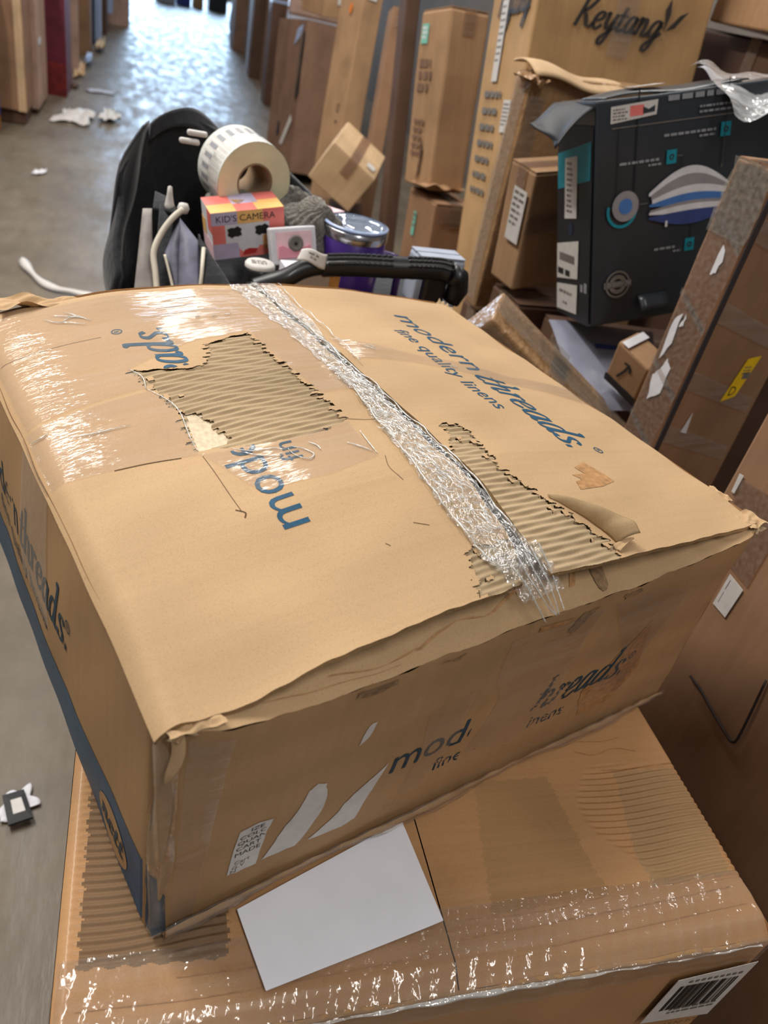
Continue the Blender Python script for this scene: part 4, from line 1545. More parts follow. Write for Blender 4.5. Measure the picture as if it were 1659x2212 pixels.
# place by millimetres on the face: u right, v up. scale about .00105 m / photo pixel
k1 = .00104
U = lambda px: (px - 1282) * k1
Vv = lambda py: ph_ - (py - 216) * k1 * .94
st = sticker(BB_, rf, [(U(1312), Vv(262)), (U(1410), Vv(254)), (U(1412), Vv(226)), (U(1312), Vv(230))], 'label', [(rects2d([(U(1352), Vv(252), U(1382), Vv(232))]), 'pinkp'), (poly2d([(U(1380), Vv(250)), (U(1406), Vv(248)), (U(1406), Vv(236)), (U(1392), Vv(242)), (U(1380), Vv(236))]), 'blackbox'), (textrows(U(1316), Vv(238), .034, 4, .003, .003, 4), 'greyprint')], .004)
pict(textrows(U(1434), Vv(232), U(1600) - U(1434), 1, .010, .004, 21), 'greybar')
pict(textrows(U(1505), Vv(252), U(1590) - U(1505), 2, .004, .006, 22), 'greybar')
pict(rects2d([(U(1315), Vv(272), U(1750), Vv(270))]), 'greyprint')
for (x, y) in ((1568, 300), (1450, 341), (1507, 532)):
    s_ = plate('icon', rf, [(U(x - 11), Vv(y + 14)), (U(x + 11), Vv(y + 14)), (U(x + 11), Vv(y - 14)), (U(x - 11), Vv(y - 14))], .0005, 'teal', BB_, .004)
    surf_decal('print', ring2d(U(x), Vv(y), .003, .006, 10), rf, .0052, 'blackbox', s_)
for (x0, x1, y, r) in ((1430, 1550, 300, 2), (1335, 1432, 345, 2), (1424, 1492, 535, 2)):
    pict(textrows(U(x0), Vv(y), U(x1) - U(x0), 1, .005, .004, int(x0)), 'greybar')
    pict(textrows(U(x0 + (x1 - x0) * .66), Vv(y + 9), (U(x1) - U(x0)) * .34, 1, .004, .004, int(x0) + 1), 'greybar')
pict(rects2d([(U(1330), Vv(420), U(1331.5), Vv(270)), (U(1369), Vv(400), U(1372), Vv(200)), (U(1474), Vv(366), U(1475.5), Vv(341)), (U(1565), Vv(370), U(1567), Vv(200)), (U(1507), Vv(520), U(1508.5), Vv(478))]), 'blackbox_side')
pict(rects2d([(U(1463), Vv(341.5), U(1475), Vv(340)), (U(1566), Vv(376), U(1567.4), Vv(316)), (U(1384), Vv(430), U(1402), Vv(428.5))]), 'greyprint')
# round fabric detail and seal
pict(ring2d(U(1345), Vv(437), .030, .036, 24, pi * .9, pi * 1.95), 'teal', .0045)
dd = surf_decal('round_detail', ([(U(1352) + .031 * cos(i * pi / 14), Vv(429) + .031 * sin(i * pi / 14)) for i in range(28)], [tuple(range(28))]), rf, .0050, 'pillow_grey', BB_)
surf_decal('print', ([(U(1352) + .016 * cos(i * pi / 14), Vv(429) + .016 * sin(i * pi / 14)) for i in range(28)], [tuple(range(28))]), rf, .0056, 'pillow_blue', dd)
sl = surf_decal('seal', join2d(ring2d(U(1342), Vv(597), .026, .030, 28), ring2d(U(1342), Vv(597), .012, .021, 28), rects2d([(U(1310), Vv(604), U(1374), Vv(590))])), rf, .0048, 'greyprint', BB_)
surf_decal('print', move2d(text2d('ADNARR', .013, 1), U(1372), Vv(592), 1, pi), rf, .0054, 'greybar', sl)


# layered pillow picture
def lens(x0, x1, yt, yb, bt, bb, n=16):
    top = [(U(x0 + (x1 - x0) * i / n), Vv(yt - bt * sin(pi * i / n))) for i in range(n + 1)]
    bot = [(U(x1 - (x1 - x0) * i / n), Vv(yb + bb * sin(pi * (1 - i / n)))) for i in range(n + 1)]
    return poly2d(top + bot)


for i, (a, mm) in enumerate(((lens(1404, 1590, 410, 416, 46, 0), 'pillow_white'), (lens(1410, 1588, 414, 424, 34, 0), 'pillow_grey'), (lens(1412, 1600, 424, 432, 20, 2), 'pillow_white'), (lens(1406, 1600, 434, 438, 14, 6), 'pillow_blue'), (lens(1408, 1600, 446, 452, 10, 4), 'pillow_grey'), (lens(1406, 1600, 451, 455, 8, 6), 'pillow_white'), (lens(1406, 1600, 460, 464, 4, 22), 'pillow_navy'))):
    pict(a, mm, .0046 + i * .0004, 'pillow_picture')
pict(rects2d([(U(1444), Vv(485), U(1449), Vv(472))]), 'pillow_white', .008)
# left side stickers
lfq = fq['left']
surf_decal('print', poly2d([(.006, .285), (pd - .006, .315), (pd - .006, .39), (.006, .36)]), lfq, .0056, 'teal', sidep)
sticker(BB_, lfq, [(.045, .225), (.105, .232), (.105, .360), (.045, .352)], 'label', [(textrows(.055, .34, .03, 10, .005, .006, 3), 'greyprint')], .006)
sticker(BB_, lfq, [(.006, .085), (.115, .10), (.118, .185), (.006, .165)], 'label', [(rects2d([(.02, .13, .10, .148)]), 'greyprint'), (textrows(.012, .098, .09, 1, .014, .004, 3), 'black')], .006)
sticker(BB_, lfq, [(.006, .012), (.112, .018), (.115, .086), (.006, .072)], 'label', [(textrows(.02, .055, .075, 1, .007, .006, 6), 'greyprint'), (textrows(.04, .03, .03, 1, .006, .005, 7), 'greyprint')], .006)
surf_decal('print', [(.085 + .014 * cos(i * pi / 8), .205 + .012 * sin(i * pi / 8)) for i in range(16)] and poly2d([(.075 + .012 * cos(i * pi / 8), .206 + .014 * sin(i * pi / 8)) for i in range(16)]), lfq, .0056, 'navy', sidep)
surf_decal('print', rects2d([(.130, .075, .142, .092), (.148, .076, .162, .098)]), lfq, .0058, 'greybar', sidep)
sticker(BB_, Face((0, 0, 0), (1, 0, 0), (0, 1, 0), (0, 0, 1)), [(.10, .03), (.17, .03), (.165, .065), (.095, .065)], 'label', [(textrows(.104, .05, .055, 1, .008, .004, 9), 'greyprint')], ph_ + .016)
V, F = grid(4, 3, lambda a, b: np.stack([.115 + a * .075, -.004 - .022 * (1 - b), .026 + .032 * b], -1))
cf = np_mesh('cut_flap', V, F, 'blackbox', BB_, False)
cf.modifiers.new('t', 'SOLIDIFY').thickness = .002
BS, _ = carton('dark carton under the black pillow box', (.99, 1.56, 0), (-.05, 0, 0), (.48, .22, .86), 'kraft_dark', None, seed=16)

# stack behind: dark carton, clear plastic, taped carton at eye level
MS, _ = carton('dark brown carton stack post behind the black box', (1.68, 2.0, 0), (0, 0, 0), (.6, .6, 1.56), 'kraft_dark', ROW, seed=17)
M_, fm_ = carton('taped brown carton at eye level on the dark stack, top right', (1.60, 1.96, 1.575), (.0, 0, 0), (.62, .5, .30), 'kraft_glossy', ROW, seed=18)
plate('tape', fm_['front'], jag(.0, .03, .60, .09, 4), .0006, 'wrap', M_, .006)
PLS = empty('plastic_bag', 'loose clear white plastic sheet on top of the black pillow box', 'plastic', (1.13, 1.62, 1.445))


def plz(a, b):
    return np.stack([-.02 + a * .42, .10 - b * .22, .035 + .010 * np.sin(a * 13 + b * 4) + .008 * np.sin(b * 9 + a * 21) - .05 * b * b + .11 * (a - .3) * .5], -1)


V, F = grid(30, 20, plz)
np_mesh('sheet', V, F, 'plastic_white', PLS, True)
V, F = grid(20, 12, lambda a, b: plz(a * .9 + .05, b * .7) - np.array([0, 0, .012]))
np_mesh('white_paper', V, F, 'white', PLS, True)

# long leaning carton at the right with taped narrow side
N_, fn = carton('long upright carton at right with brown tape and torn white paper on its narrow side', (1.012, 1.176, .0), (.247, .004, -.018), (.26, .090, 1.367), 'kraft_b', None, seed=19, bev=.004, warp=.0015)
plate('tape', fn['left'], jag(.004, .35, .086, 1.36, 6, .003, 12), .0006, 'tape_brown', N_, .0022)
plate('tape', fn['left'], jag(.0, 1.24, .090, 1.366, 9), .0006, 'wrap', N_, .0034)
plate('seam_strip', fn['front'], rect(-.002, .2, .013, 1.33), .002, 'seamdark', N_, .0014)
for i, pl_ in enumerate(([(.028, .905), (.05, .93), (.052, .985), (.035, 1.0), (.03, .975), (.018, .955)], [(.016, .99), (.03, 1.03), (.026, 1.09), (.016, 1.08), (.012, 1.05)], [(.045, 1.175), (.058, 1.18), (.06, 1.215), (.05, 1.23)], [(.03, 1.065), (.040, 1.07), (.035, 1.09)])):
    plate('torn_paper', fn['left'], ragged(pl_, .002, 60 + i, 3), .0008, 'white', N_, .0034)
for i, z in enumerate((1.27, 1.12, .98, .86)):
    plate('tape', fn['left'], [(.002, z), (.088, z - .05), (.088, z - .035), (.002, z + .012)], .0004, 'tape', N_, .0044)
    plate('tape', fn['front'], [(.015, z - .02), (.24, z - .09), (.24, z - .055), (.015, z + .02)], .0005, 'tape', N_, .0024)
ys = sticker(N_, fn['front'], [(.135, .925), (.175, .935), (.196, 1.025), (.158, 1.02)], 'yellow', [(move2d(text2d('D', .030), .146, .938, 1, .05), 'black'), (textrows(.160, 1.0, .026, 3, .003, .004, 3), 'greyprint'), (rects2d([(.166, .975, .186, .990)]), 'greyprint')], .0026)
plate('torn_paper', fn['front'], [(.055, .86), (.075, .855), (.066, .905)], .0006, 'white', N_, .0024)

# carton further right whose aisle side falls into shade
def on_x(px, py, x):
    d = RT * ((px - W / 2) / FPX) + UP * (-(py - H / 2) / FPX) + fw
    return CAMP + d * ((x - CAMP[0]) / d[0])


OX, OY = .85, .812
O_ = empty('carton', 'large dark brown carton at the right edge with a white label and hanging cord', 'box', (OX, -.50, 0))
od = OY + .50
rbox('body', (0, 0, 0), (.48, od, 1.13), 'kraft_b', O_, .008, 2, .002, 3, 5)
fo_ = faces_of(.48, od, 1.136)
plate('flap', fo_['top'], rect(.002, .002, .238, od - .002), .003, 'kraft_b', O_, -.001)
plate('flap', fo_['top'], rect(.242, .002, .478, od - .002), .003, 'kraft_b', O_, -.001)


def oq(*p):
    out = []
    for x, y in p:
        q = on_x(x, y, OX)
        out.append((OY - q[1], q[2]))
    return out


pou = plate('clear_pouch', fo_['left'], oq((1600, 1030), (1668, 1070), (1664, 1190), (1618, 1270), (1560, 1200)), .0008, 'tape_brown', O_, .003)
sticker(O_, fo_['left'], oq((1545, 1303), (1571, 1334), (1610, 1275), (1582, 1240)), 'label', [(rects2d([(oq((1556, 1300))[0] + oq((1570, 1278))[0])]), 'scriptink'), (rects2d([(oq((1572, 1272))[0] + oq((1584, 1254))[0])]), 'scriptink')], .004)
sticker(O_, fo_['left'], oq((1585, 1062), (1591, 1066), (1612, 1028), (1603, 1023)), 'label', [], .004)
cdp = [(-.006, OY + .50 - u, z) for u, z in oq((1498, 1460), (1520, 1490), (1548, 1540), (1575, 1585), (1588, 1602), (1600, 1596), (1625, 1548), (1662, 1470))]
tag(tube('cord', smoothline(cdp, 6), .0022, 'cord', O_, 6), 'thin dark cord hanging in a V')

# plastic-wrapped long carton lying diagonally, small box, mailer
P_, fp_ = carton('film-wrapped slim carton lying diagonally beside the lettered box', (.600, 1.524, .780), (-.515, .225, .576), (.47, .116, .232), 'kraft_film', None, flaps=False, tape=False, seed=20, warp=.002)
plate('tape', fp_['top'], jag(.17, -.002, .22, .118, 3, .006), .0008, 'wrap', P_, .003)
plate('tape', fp_['top'], jag(.0, .02, .42, .09, 7, .006), .0006, 'wrap', P_, .004)
plate('tape', fp_['front'], jag(.0, .04, .42, .22, 8, .006), .0006, 'wrap', P_, .004)
Q_, fqq = carton('small brown carton with a black printed arrow and dark base band', (1.005, 1.432, .852), (-1.24, .368, .258), (.097, .06, .122), 'kraft_a', None, seed=22, warp=0, tape=False, flaps=False)
surf_decal('print', join2d(strokes2d([[(.03, .035), (.042, .06), (.05, .085)]], .006, .005), strokes2d([[(.036, .084), (.052, .086), (.058, .07)]], .006, .005)), fqq['front'], .002, 'black', Q_)
plate('base_band', fqq['front'], ragged(rect(.0, .0, .097, .022), .001, 5, 4), .0008, 'black', Q_, .001)
plate('tape', fqq['top'], rect(.01, .0, .03, .06), .0008, 'white', Q_, .001)
ml = empty('poly_mailer', 'crumpled pale grey plastic mailer under the black box', 'mailer', on_z(1300, 780, .84))
c4 = [on_z(1185, 690, .895), on_z(1410, 715, .90), on_z(1420, 890, .80), on_z(1255, 890, .78)]
oc = on_z(1300, 780, .84)


def mlp(a, b, off=0.):
    A = [np.array(c - oc) for c in c4]
    p = A[0][None] * ((1 - a) * (1 - b))[:, None] + A[1][None] * (a * (1 - b))[:, None] + A[2][None] * (a * b)[:, None] + A[3][None] * ((1 - a) * b)[:, None]
    p[:, 2] += off * np.sin(a * pi) ** .5 * np.sin(b * pi) ** .5 + .003 * np.sin(a * 6 + b * 5) + .001 * np.sin(b * 15)
    return p


V, F = grid(24, 20, lambda a, b: mlp(a, b, .018))
np_mesh('front_sheet', V, F, 'poly', ml, True)
V, F = grid(24, 20, lambda a, b: mlp(a, b, -.012))
np_mesh('back_sheet', V, F[:, ::-1], 'poly', ml, True)
V, F = grid(10, 3, lambda a, b: mlp(.35 + a * .4, .30 + b * .06, .020))
np_mesh('print_line', V, F, 'pillow_navy', ml, True)

# ------------------------------------------------------------------ far right row and far end
FARR = 'far cartons on the right side of the aisle'
spec = [(7.75, 'kraft_pink', .10, .9), (8.1, 'navy', .22, 1.0), (8.5, 'greywhite', .25, 1.0), (8.95, 'kraft_d', .28, 1.0), (9.4, 'kraft_pink', .26, 1.1), (9.9, 'kraft_dark', .30, 1.0), (10.5, 'bluewhite', .25, 1.0), (11.1, 'kraft_d', .34, 1.1), (11.8, 'kraft_dark', .34, 1.0), (12.6, 'greywhite', .3, 1.0), (13.4, 'kraft_dark', .5, 1.1), (14.5, 'kraft_d', .6, 1.1), (15.8, 'navy', .6, 1.0)]
desc = ['pinkish slab edge', 'navy blue carton', 'grey white panel', 'mid brown carton', 'pinkish tan carton', 'dark brown carton', 'pale blue wrapped carton', 'plain brown carton', 'second dark brown carton', 'grey white carton', 'darkest brown carton', 'brown carton', 'navy carton']
for i, ((y, mm, dd_, hh), ds) in enumerate(zip(spec, desc)):
    ee, f_ = carton('far %s, right aisle row, number %s from the near end' % (ds, ['one', 'two', 'three', 'four', 'five', 'six', 'seven', 'eight', 'nine', 'ten', 'eleven', 'twelve', 'thirteen'][i]), (1.28 + .07 * sin(i * 2.1), y, 0), (.02 * sin(i * 3), -.04, 0), (.6, dd_, hh), mm, FARR, seed=40 + i)
pbag = empty('plastic_wrap', 'bright glossy plastic-wrapped bundle at the far right of the aisle', 'plastic', (1.50, 17.0, 0))
rbox('bundle', (-.14, 0, .02), (.20, .4, .9), 'bluewhite', pbag, .08, 3, .03, 3, 3)
rbox('base', (-.12, .02, 0), (.18, .38, .03), 'greywhite', pbag, .01)

# ------------------------------------------------------------------ left row
LR = 'cartons in the left aisle row'


def lcar(label, xr, y, w, d, h, mm, z=0, **k):
    return carton(label, (xr - w, y, z), (0, 0, 0), (w, d, h), mm, LR, **k)


l0, f0 = lcar('blue and white carton at the very left edge', -1.06, 6.45, .3, .3, .9, 'blue', .1, seed=60)
plate('label', f0['front'], rect(.02, .0, .28, .10), .001, 'bluewhite', l0, .006)
plate('label', f0['front'], rect(.02, .3, .28, .5), .001, 'greywhite', l0, .006)
rbox('pallet_block', (.0, .0, -.1), (.3, .3, -.004), 'orangewood', l0, .01)
l1_, f1 = lcar('tall tan carton on a dark skid, left aisle row', -.90, 6.95, .42, .42, 1.1, 'kraft_b', .1, seed=61)
plate('edge_strip', f1['front'], rect(.36, 0, .415, 1.08), .002, 'kraft_pale', l1_, .006)
rbox('skid', (.04, .03, -.1), (.40, .40, -.004), 'kraft_dark', l1_, .01)
l2_, f2_ = lcar('pale pinkish carton behind the tan one, left row', -.87, 7.42, .46, .62, 1.1, 'kraft_pink', .04, seed=62)
sticker(l2_, f2_['right'], rect(.05, .45, .25, .5), 'white', [])
rbox('skid', (.03, .03, -.04), (.43, .59, -.004), 'kraft_dark', l2_, .01)
l3_, f3_ = lcar('maroon carton with tall white panel, left row', -.74, 8.35, .52, .55, 1.3, 'maroon', 0, seed=63, tape=False)
sticker(l3_, f3_['front'], rect(.12, .32, .34, 1.1), 'greywhite', [])
plate('red_base', f3_['front'], rect(.0, .0, .52, .27), .002, 'red_low', l3_, .005)
lcar('thin tan panel carton beside the maroon one', -.80, 9.35, .4, .12, 1.3, 'kraft_a', 0, seed=64)
lcar('thin pale pink panel carton further along the left row', -.74, 9.7, .45, .10, 1.3, 'kraft_pink', 0, seed=65)
lcar('broad brown carton in the middle of the left row', -.72, 11.1, .5, .5, 1.3, 'kraft_b', 0, seed=66)
lcar('narrow navy carton on the left row', -.72, 12.1, .4, .35, 1.3, 'navy', 0, seed=67)
lcar('pale blue wrapped carton next to the navy one', -.68, 12.7, .4, .3, 1.2, 'bluewhite', 0, seed=68)
lcar('dark brown carton far along the left row', -.64, 13.3, .4, .5, 1.2, 'kraft_dark', 0, seed=69)
lcar('slim bright wrapped carton far along the left row', -.58, 14.0, .2, .2, 1.1, 'bluewhite', .2, seed=70)
lcar('pinkish brown carton at the far end of the left row', -.38, 14.7, .45, .5, 1.2, 'kraft_pink', 0, seed=71)
FE = 'boxes closing the far end of the aisle'
for lab, px, py, w, d, h, mm in (('white carton at the far end of the aisle', 358, 6, .40, .3, .5, 'greywhite'), ('bright blue crate at the far end of the aisle', 396, 12, .32, .3, .4, 'blue'), ('tan carton right of the blue crate, far end', 428, 18, .22, .25, .35, 'kraft_c'), ('black box at the far right end of the aisle', 470, 26, .42, .3, .6, 'blackbox')):
    p = on_z(px, py, 0)
    carton(lab, (p.x - w / 2, p.y, 0), (.1, 0, 0), (w, d, h), mm, FE, seed=int(px))

# ------------------------------------------------------------------ litter on the floor
def litter(name, label, cat, pts, z=.004, mat='white', seed=0, amp=.012, nu=14, nv=10, group=None):
    P4 = [np.array(p) for p in pts]
    c = sum(P4) / 4
    r = np.random.default_rng(seed)
    ph = r.uniform(0, 6, 4)
    e = empty(name, label, cat, (c[0], c[1], 0), None, group)

    def f(a, b):
        p = P4[0][None] * ((1 - a) * (1 - b))[:, None] + P4[1][None] * (a * (1 - b))[:, None] + P4[2][None] * (a * b)[:, None] + P4[3][None] * ((1 - a) * b)[:, None] - c
        q = 1 + .18 * np.sin(np.arctan2(b - .5, a - .5) * 5 + ph[2])
        zz = z + amp * np.abs(np.sin(a * 7 + ph[0]) * np.sin(b * 6 + ph[1])) + amp * .5 * np.abs(np.sin(a * 15 + b * 9 + ph[3]))
        return np.stack([p[:, 0] * q, p[:, 1] * q, zz], -1)
    V, F = grid(nu, nv, f)
    o = np_mesh('sheet', V, F, mat, e, True)
    o.modifiers.new('t', 'SOLIDIFY').thickness = .002
    return e, f


def q4(*p):
    return [tuple(on_z(x, y, 0)[:2]) for x, y in p]


litter('paper_scrap', 'crumpled white paper lying in the aisle, left piece', 'paper', q4((115, 262), (150, 240), (205, 244), (195, 274)), mat='label', seed=1, amp=.03)
litter('paper_scrap', 'crumpled white paper lying in the aisle, right piece', 'paper', q4((212, 268), (226, 242), (246, 246), (264, 266)), mat='label', seed=2, amp=.03)
litter('paper_scrap', 'tiny white scrap alone on the concrete floor', 'paper', q4((68, 380), (76, 372), (101, 370), (98, 378)), mat='white', seed=3, amp=.01)
litter('debris', 'dark scrap on the floor by the maroon carton', 'debris', q4((152, 190), (158, 184), (172, 188), (166, 194)), mat='kraft_dark', seed=4, amp=.02)
litter('debris', 'pale thin strip of rubbish across the aisle', 'debris', q4((185, 198), (190, 192), (245, 200), (243, 206)), mat='greywhite', seed=5, amp=.006)
litter('debris', 'crumpled tan paper against the left row', 'debris', q4((158, 170), (168, 146), (186, 144), (182, 168)), mat='kraft_pale', seed=6, amp=.05)
litter('debris', 'knotted pale wrapping beside the broad brown carton', 'debris', q4((206, 114), (212, 102), (226, 100), (226, 116)), mat='liner', seed=7, amp=.08)
litter('debris', 'blue grey plastic scrap by the left row', 'debris', q4((180, 144), (186, 128), (198, 128), (198, 146)), mat='bluewhite', seed=8, amp=.06)
stp = [tuple(on_z(x, y, .012)) for x, y in ((48, 562), (62, 582), (85, 606), (120, 624), (160, 632), (200, 640))]
sl_ = smoothline(stp, 6)
stv, stf = [], []
for i, p in enumerate(sl_):
    t = sl_[min(i + 1, len(sl_) - 1)] - sl_[max(i - 1, 0)]
    t /= np.linalg.norm(t)
    nn_ = np.array([-t[1], t[0], 0]) * (.018 + .006 * sin(i * .5))
    stv += [tuple(p + nn_ + np.array([0, 0, .008])), tuple(p + np.array([0, 0, .016])), tuple(p - nn_)]
for i in range(len(sl_) - 1):
    for k in (0, 1):
        stf.append((3 * i + k, 3 * i + k + 1, 3 * i + k + 4, 3 * i + k + 3))
so = mesh('plastic_strip', stv, stf, 'label', None, True)
so.modifiers.new('t', 'SOLIDIFY').thickness = .003
tag(so, 'long pale curved strip of packing on the floor left of the cart', 'strip')
cg, cf_ = litter('paper_scrap', 'white paper scrap under the black card on the floor, lower left', 'paper', q4((-8, 1790), (10, 1722), (62, 1702), (84, 1742)), mat='white', seed=9, amp=.003)
bk = empty('card_holder', 'small black frame with grey window on the floor, lower left', 'card', on_z(40, 1742, .012))
ck = [np.array(on_z(x, y, .012) - on_z(40, 1742, .012)) for x, y in ((5, 1722), (52, 1708), (72, 1768), (18, 1786))]
ci = [c * .5 for c in ck]
Vk = [tuple(c + np.array([0, 0, .006])) for c in ck] + [tuple(c + np.array([0, 0, .008])) for c in ci] + [tuple(c) for c in ck]
mesh('frame', Vk, [(0, 1, 5, 4), (1, 2, 6, 5), (2, 3, 7, 6), (3, 0, 4, 7), (8, 9, 1, 0), (9, 10, 2, 1), (10, 11, 3, 2), (11, 8, 0, 3)], 'black', bk)
mesh('window', [tuple(c + np.array([0, 0, .0065])) for c in ci], [(0, 1, 2, 3)], 'label', bk)

# ------------------------------------------------------------------ the cart behind the carton
CT = empty('cart', 'black fabric folding cart with padded handle, loaded with goods', 'cart', (.25, 1.55, 0))
co = np.array([.25, 1.55, 0])


def L(p):
    return np.array(p, float) - co


# fabric tub
tub = [(-.02, 1.40), (.575, 1.43), (.575, 1.95), (.0, 1.92)]
for nm, i, j in (('front_wall', 0, 1), ('side_wall', 1, 2), ('back_wall', 2, 3), ('side_wall', 3, 0)):
    a_, b_ = np.array(tub[i]), np.array(tub[j])

    def wf(a, b, a_=a_, b_=b_):
        p = a_[None] + (b_ - a_)[None] * a[:, None]
        return np.stack([p[:, 0] - co[0] + .008 * np.sin(b * 7 + a * 9), p[:, 1] - co[1] + .008 * np.sin(a * 11 + b * 4), .12 + b * .80 - .02 * np.sin(a * pi)], -1)
    V, F = grid(16, 16, wf)
    o = np_mesh(nm, V, F, 'cloth_black', CT, True)
    o.modifiers.new('t', 'SOLIDIFY').thickness = .006
rbox('base', (-.26, -.13, .10), (.34, .36, .13), 'cloth_black', CT, .01)
rbox('inner_tray', (-.25, -.12, .90), (.34, .36, .93), 'cloth_black', CT, .01, 2, .004, 3, 3)
for (x, y) in ((-.22, -.10), (.31, -.10), (-.22, .33), (.31, .33)):
    lathe('wheel', [(.0, -.015), (.045, -.015), (.05, -.008), (.05, .008), (.045, .015), (.0, .015)], 'handle', CT, 18, (1, 0, 0), (x, y, .052))
    tube('leg', [(x, y, .05), (x, y, .14)], .012, 'handle', CT, 8)

# hood that stands up at the back and the left
path = [(-.045, 1.52, .80, .955), (-.050, 1.60, .80, 1.03), (-.045, 1.68, .80, 1.105), (-.015, 1.745, .82, 1.165), (.045, 1.78, .84, 1.195), (.10, 1.80, .86, 1.195), (.16, 1.80, .88, 1.170), (.24, 1.79, .88, 1.150), (.32, 1.76, .88, 1.105), (.37, 1.70, .88, 1.04), (.40, 1.62, .88, .985)]
pp = smoothline(path, 5)


def hood(a, b):
    i = a * (len(pp) - 1)
    A = np.array(pp)
    p = np.stack([np.interp(i, np.arange(len(pp)), A[:, k]) for k in range(4)], -1)
    z = p[:, 2] + (p[:, 3] - p[:, 2]) * b
    z = z - .022 * b
    out = .02 * np.sin(b * pi) + .004 * np.sin(a * 40 + b * 6)
    cx, cy = .18, 1.62
    dx, dy = p[:, 0] - cx, p[:, 1] - cy
    r = np.sqrt(dx * dx + dy * dy)
    return np.stack([p[:, 0] + dx / r * out - co[0], p[:, 1] + dy / r * out - co[1], z], -1)


V, F = grid(70, 20, hood)
o = np_mesh('hood', V, F, 'cloth_black', CT, True)
o.modifiers.new('t', 'SOLIDIFY').thickness = .012
# wide strap folded over the hood on the left
V, F = grid(24, 6, lambda a, b: hood(.20 + .16 * b + .02 * np.sin(a * 5) - .10 * (1 - a), 1.02 - (1 - a) * .75) + np.array([-.012, -.022, .006]))
o = np_mesh('strap', V, F, 'cloth_strap', CT, True)
o.modifiers.new('t', 'SOLIDIFY').thickness = .004
V, F = grid(30, 5, lambda a, b: hood(.33 + .42 * a, .93 + .10 * b) + np.stack([0 * a, -.012 + .03 * np.sin(a * 3) * b, .012 * np.sin(a * 6)], -1))
o = np_mesh('strap', V, F, 'cloth_strap', CT, True)
o.modifiers.new('t', 'SOLIDIFY').thickness = .004
# left front side: grey lining panel, white piping, printed mesh pocket, dark gusset
def sheet4(name, pts, mat, bulge=.01, parent=CT, n=10, th=.003):
    A = [np.array(p) - co for p in pts]
    nrm = np.cross(A[1] - A[0], A[3] - A[0])
    nrm /= np.linalg.norm(nrm)

    def f(a, b):
        p = A[0][None] * ((1 - a) * (1 - b))[:, None] + A[1][None] * (a * (1 - b))[:, None] + A[2][None] * (a * b)[:, None] + A[3][None] * ((1 - a) * b)[:, None]
        return p + nrm[None] * (bulge * np.sin(a * pi) * np.sin(b * pi))[:, None]
    V, F = grid(n, n, f)
    o = np_mesh(name, V, F, mat, parent, True)
    o.modifiers.new('t', 'SOLIDIFY').thickness = th
    return o


sheet4('lining_panel', [at(288, 640, 1.50), at(332, 640, 1.49), at(328, 450, 1.56), at(308, 450, 1.57)], 'cloth_grey', .012)
sheet4('dark_gusset', [at(330, 640, 1.50), at(372, 640, 1.49), at(372, 480, 1.55), at(345, 440, 1.58)], 'cloth_black', .008)
tube('piping', [np.array(p) - co for p in smoothline([at(340, 640, 1.47), at(336, 590, 1.48), at(332, 545, 1.49), at(348, 505, 1.50), at(372, 472, 1.51), at(395, 452, 1.52)], 6)], .0055, 'piping', CT, 8)
tube('piping', [np.array(p) - co for p in smoothline([at(378, 640, 1.45), at(366, 590, 1.46), at(356, 550, 1.47)], 6)], .0025, 'piping', CT, 6)
sheet4('mesh_pocket', [at(383, 640, 1.44), at(432, 640, 1.43), at(428, 520, 1.48), at(388, 470, 1.51)], 'mesh_grey', .01)
sheet4('mesh_pocket_edge', [at(356, 545, 1.485), at(384, 640, 1.445), at(390, 472, 1.512), at(372, 505, 1.505)], 'mesh_grey', .006)
tube('piping', [np.array(p) - co for p in (at(430, 640, 1.425), at(436, 590, 1.44), at(440, 535, 1.46))], .0035, 'piping', CT, 6)
sheet4('side_gusset', [at(438, 640, 1.42), at(515, 640, 1.40), at(432, 512, 1.49), at(428, 505, 1.50)], 'cloth_black', .006)
sheet4('side_gusset', [at(330, 450, 1.58), at(385, 462, 1.56), at(372, 430, 1.60), at(335, 412, 1.62)], 'cloth_black', .004)
# white plastic clips
for (x, y, d_) in ((425, 288, 1.66), (408, 305, 1.66)):
    c = np.array(at(x, y, d_)) - co
    rbox('clip', c + np.array([-.018, -.006, -.005]), c + np.array([.020, .006, .005]), 'label', CT, .004)
c = np.array(at(366, 440, 1.58)) - co
lathe('clip', [(0, 0), (.012, 0), (.008, .012), (.005, .03), (.004, .042), (0, .044)], 'label', CT, 12, None, tuple(c - np.array([0, 0, .012])))
c = np.array(at(396, 450, 1.55)) - co
lathe('clip', [(0, -.010), (.008, -.008), (.011, 0), (.008, .008), (0, .010)], 'label', CT, 12, None, tuple(c))

# padded push handle
hp = [at(548, 622, 1.43), at(580, 612, 1.43), at(618, 600, 1.43), at(655, 582, 1.44), at(695, 574, 1.45), at(760, 573, 1.46), at(860, 578, 1.47), at(945, 582, 1.48), at(975, 590, 1.48)]
hs = [np.array(p) - co for p in smoothline(hp, 5)]
tube('handle_bar', hs, .0165, 'handle', CT, 14)
i0 = 22
gs = [p for p in smoothline([np.array(p) - co for p in hp[4:]], 9)]
grip = tube('grip', gs, [.0195 + .0005 * (i % 2) for i in range(len(gs))], 'handle', CT, 16)
for i in range(2, len(gs) - 3):
    for q in (-.8, -.3, .2):
        if 17 <= i <= 19:
            continue
        b0 = gs[i]
        cbm = np.array([0, -sin(.9 + q) * .0195, cos(.9 + q) * .0195])
        rbox('grip_rib', b0 + cbm - np.array([.0045, .003, .002]), b0 + cbm + np.array([.0045, .003, .003]), 'handle', CT, .0015, 1)
rend = np.array(at(975, 590, 1.48)) - co
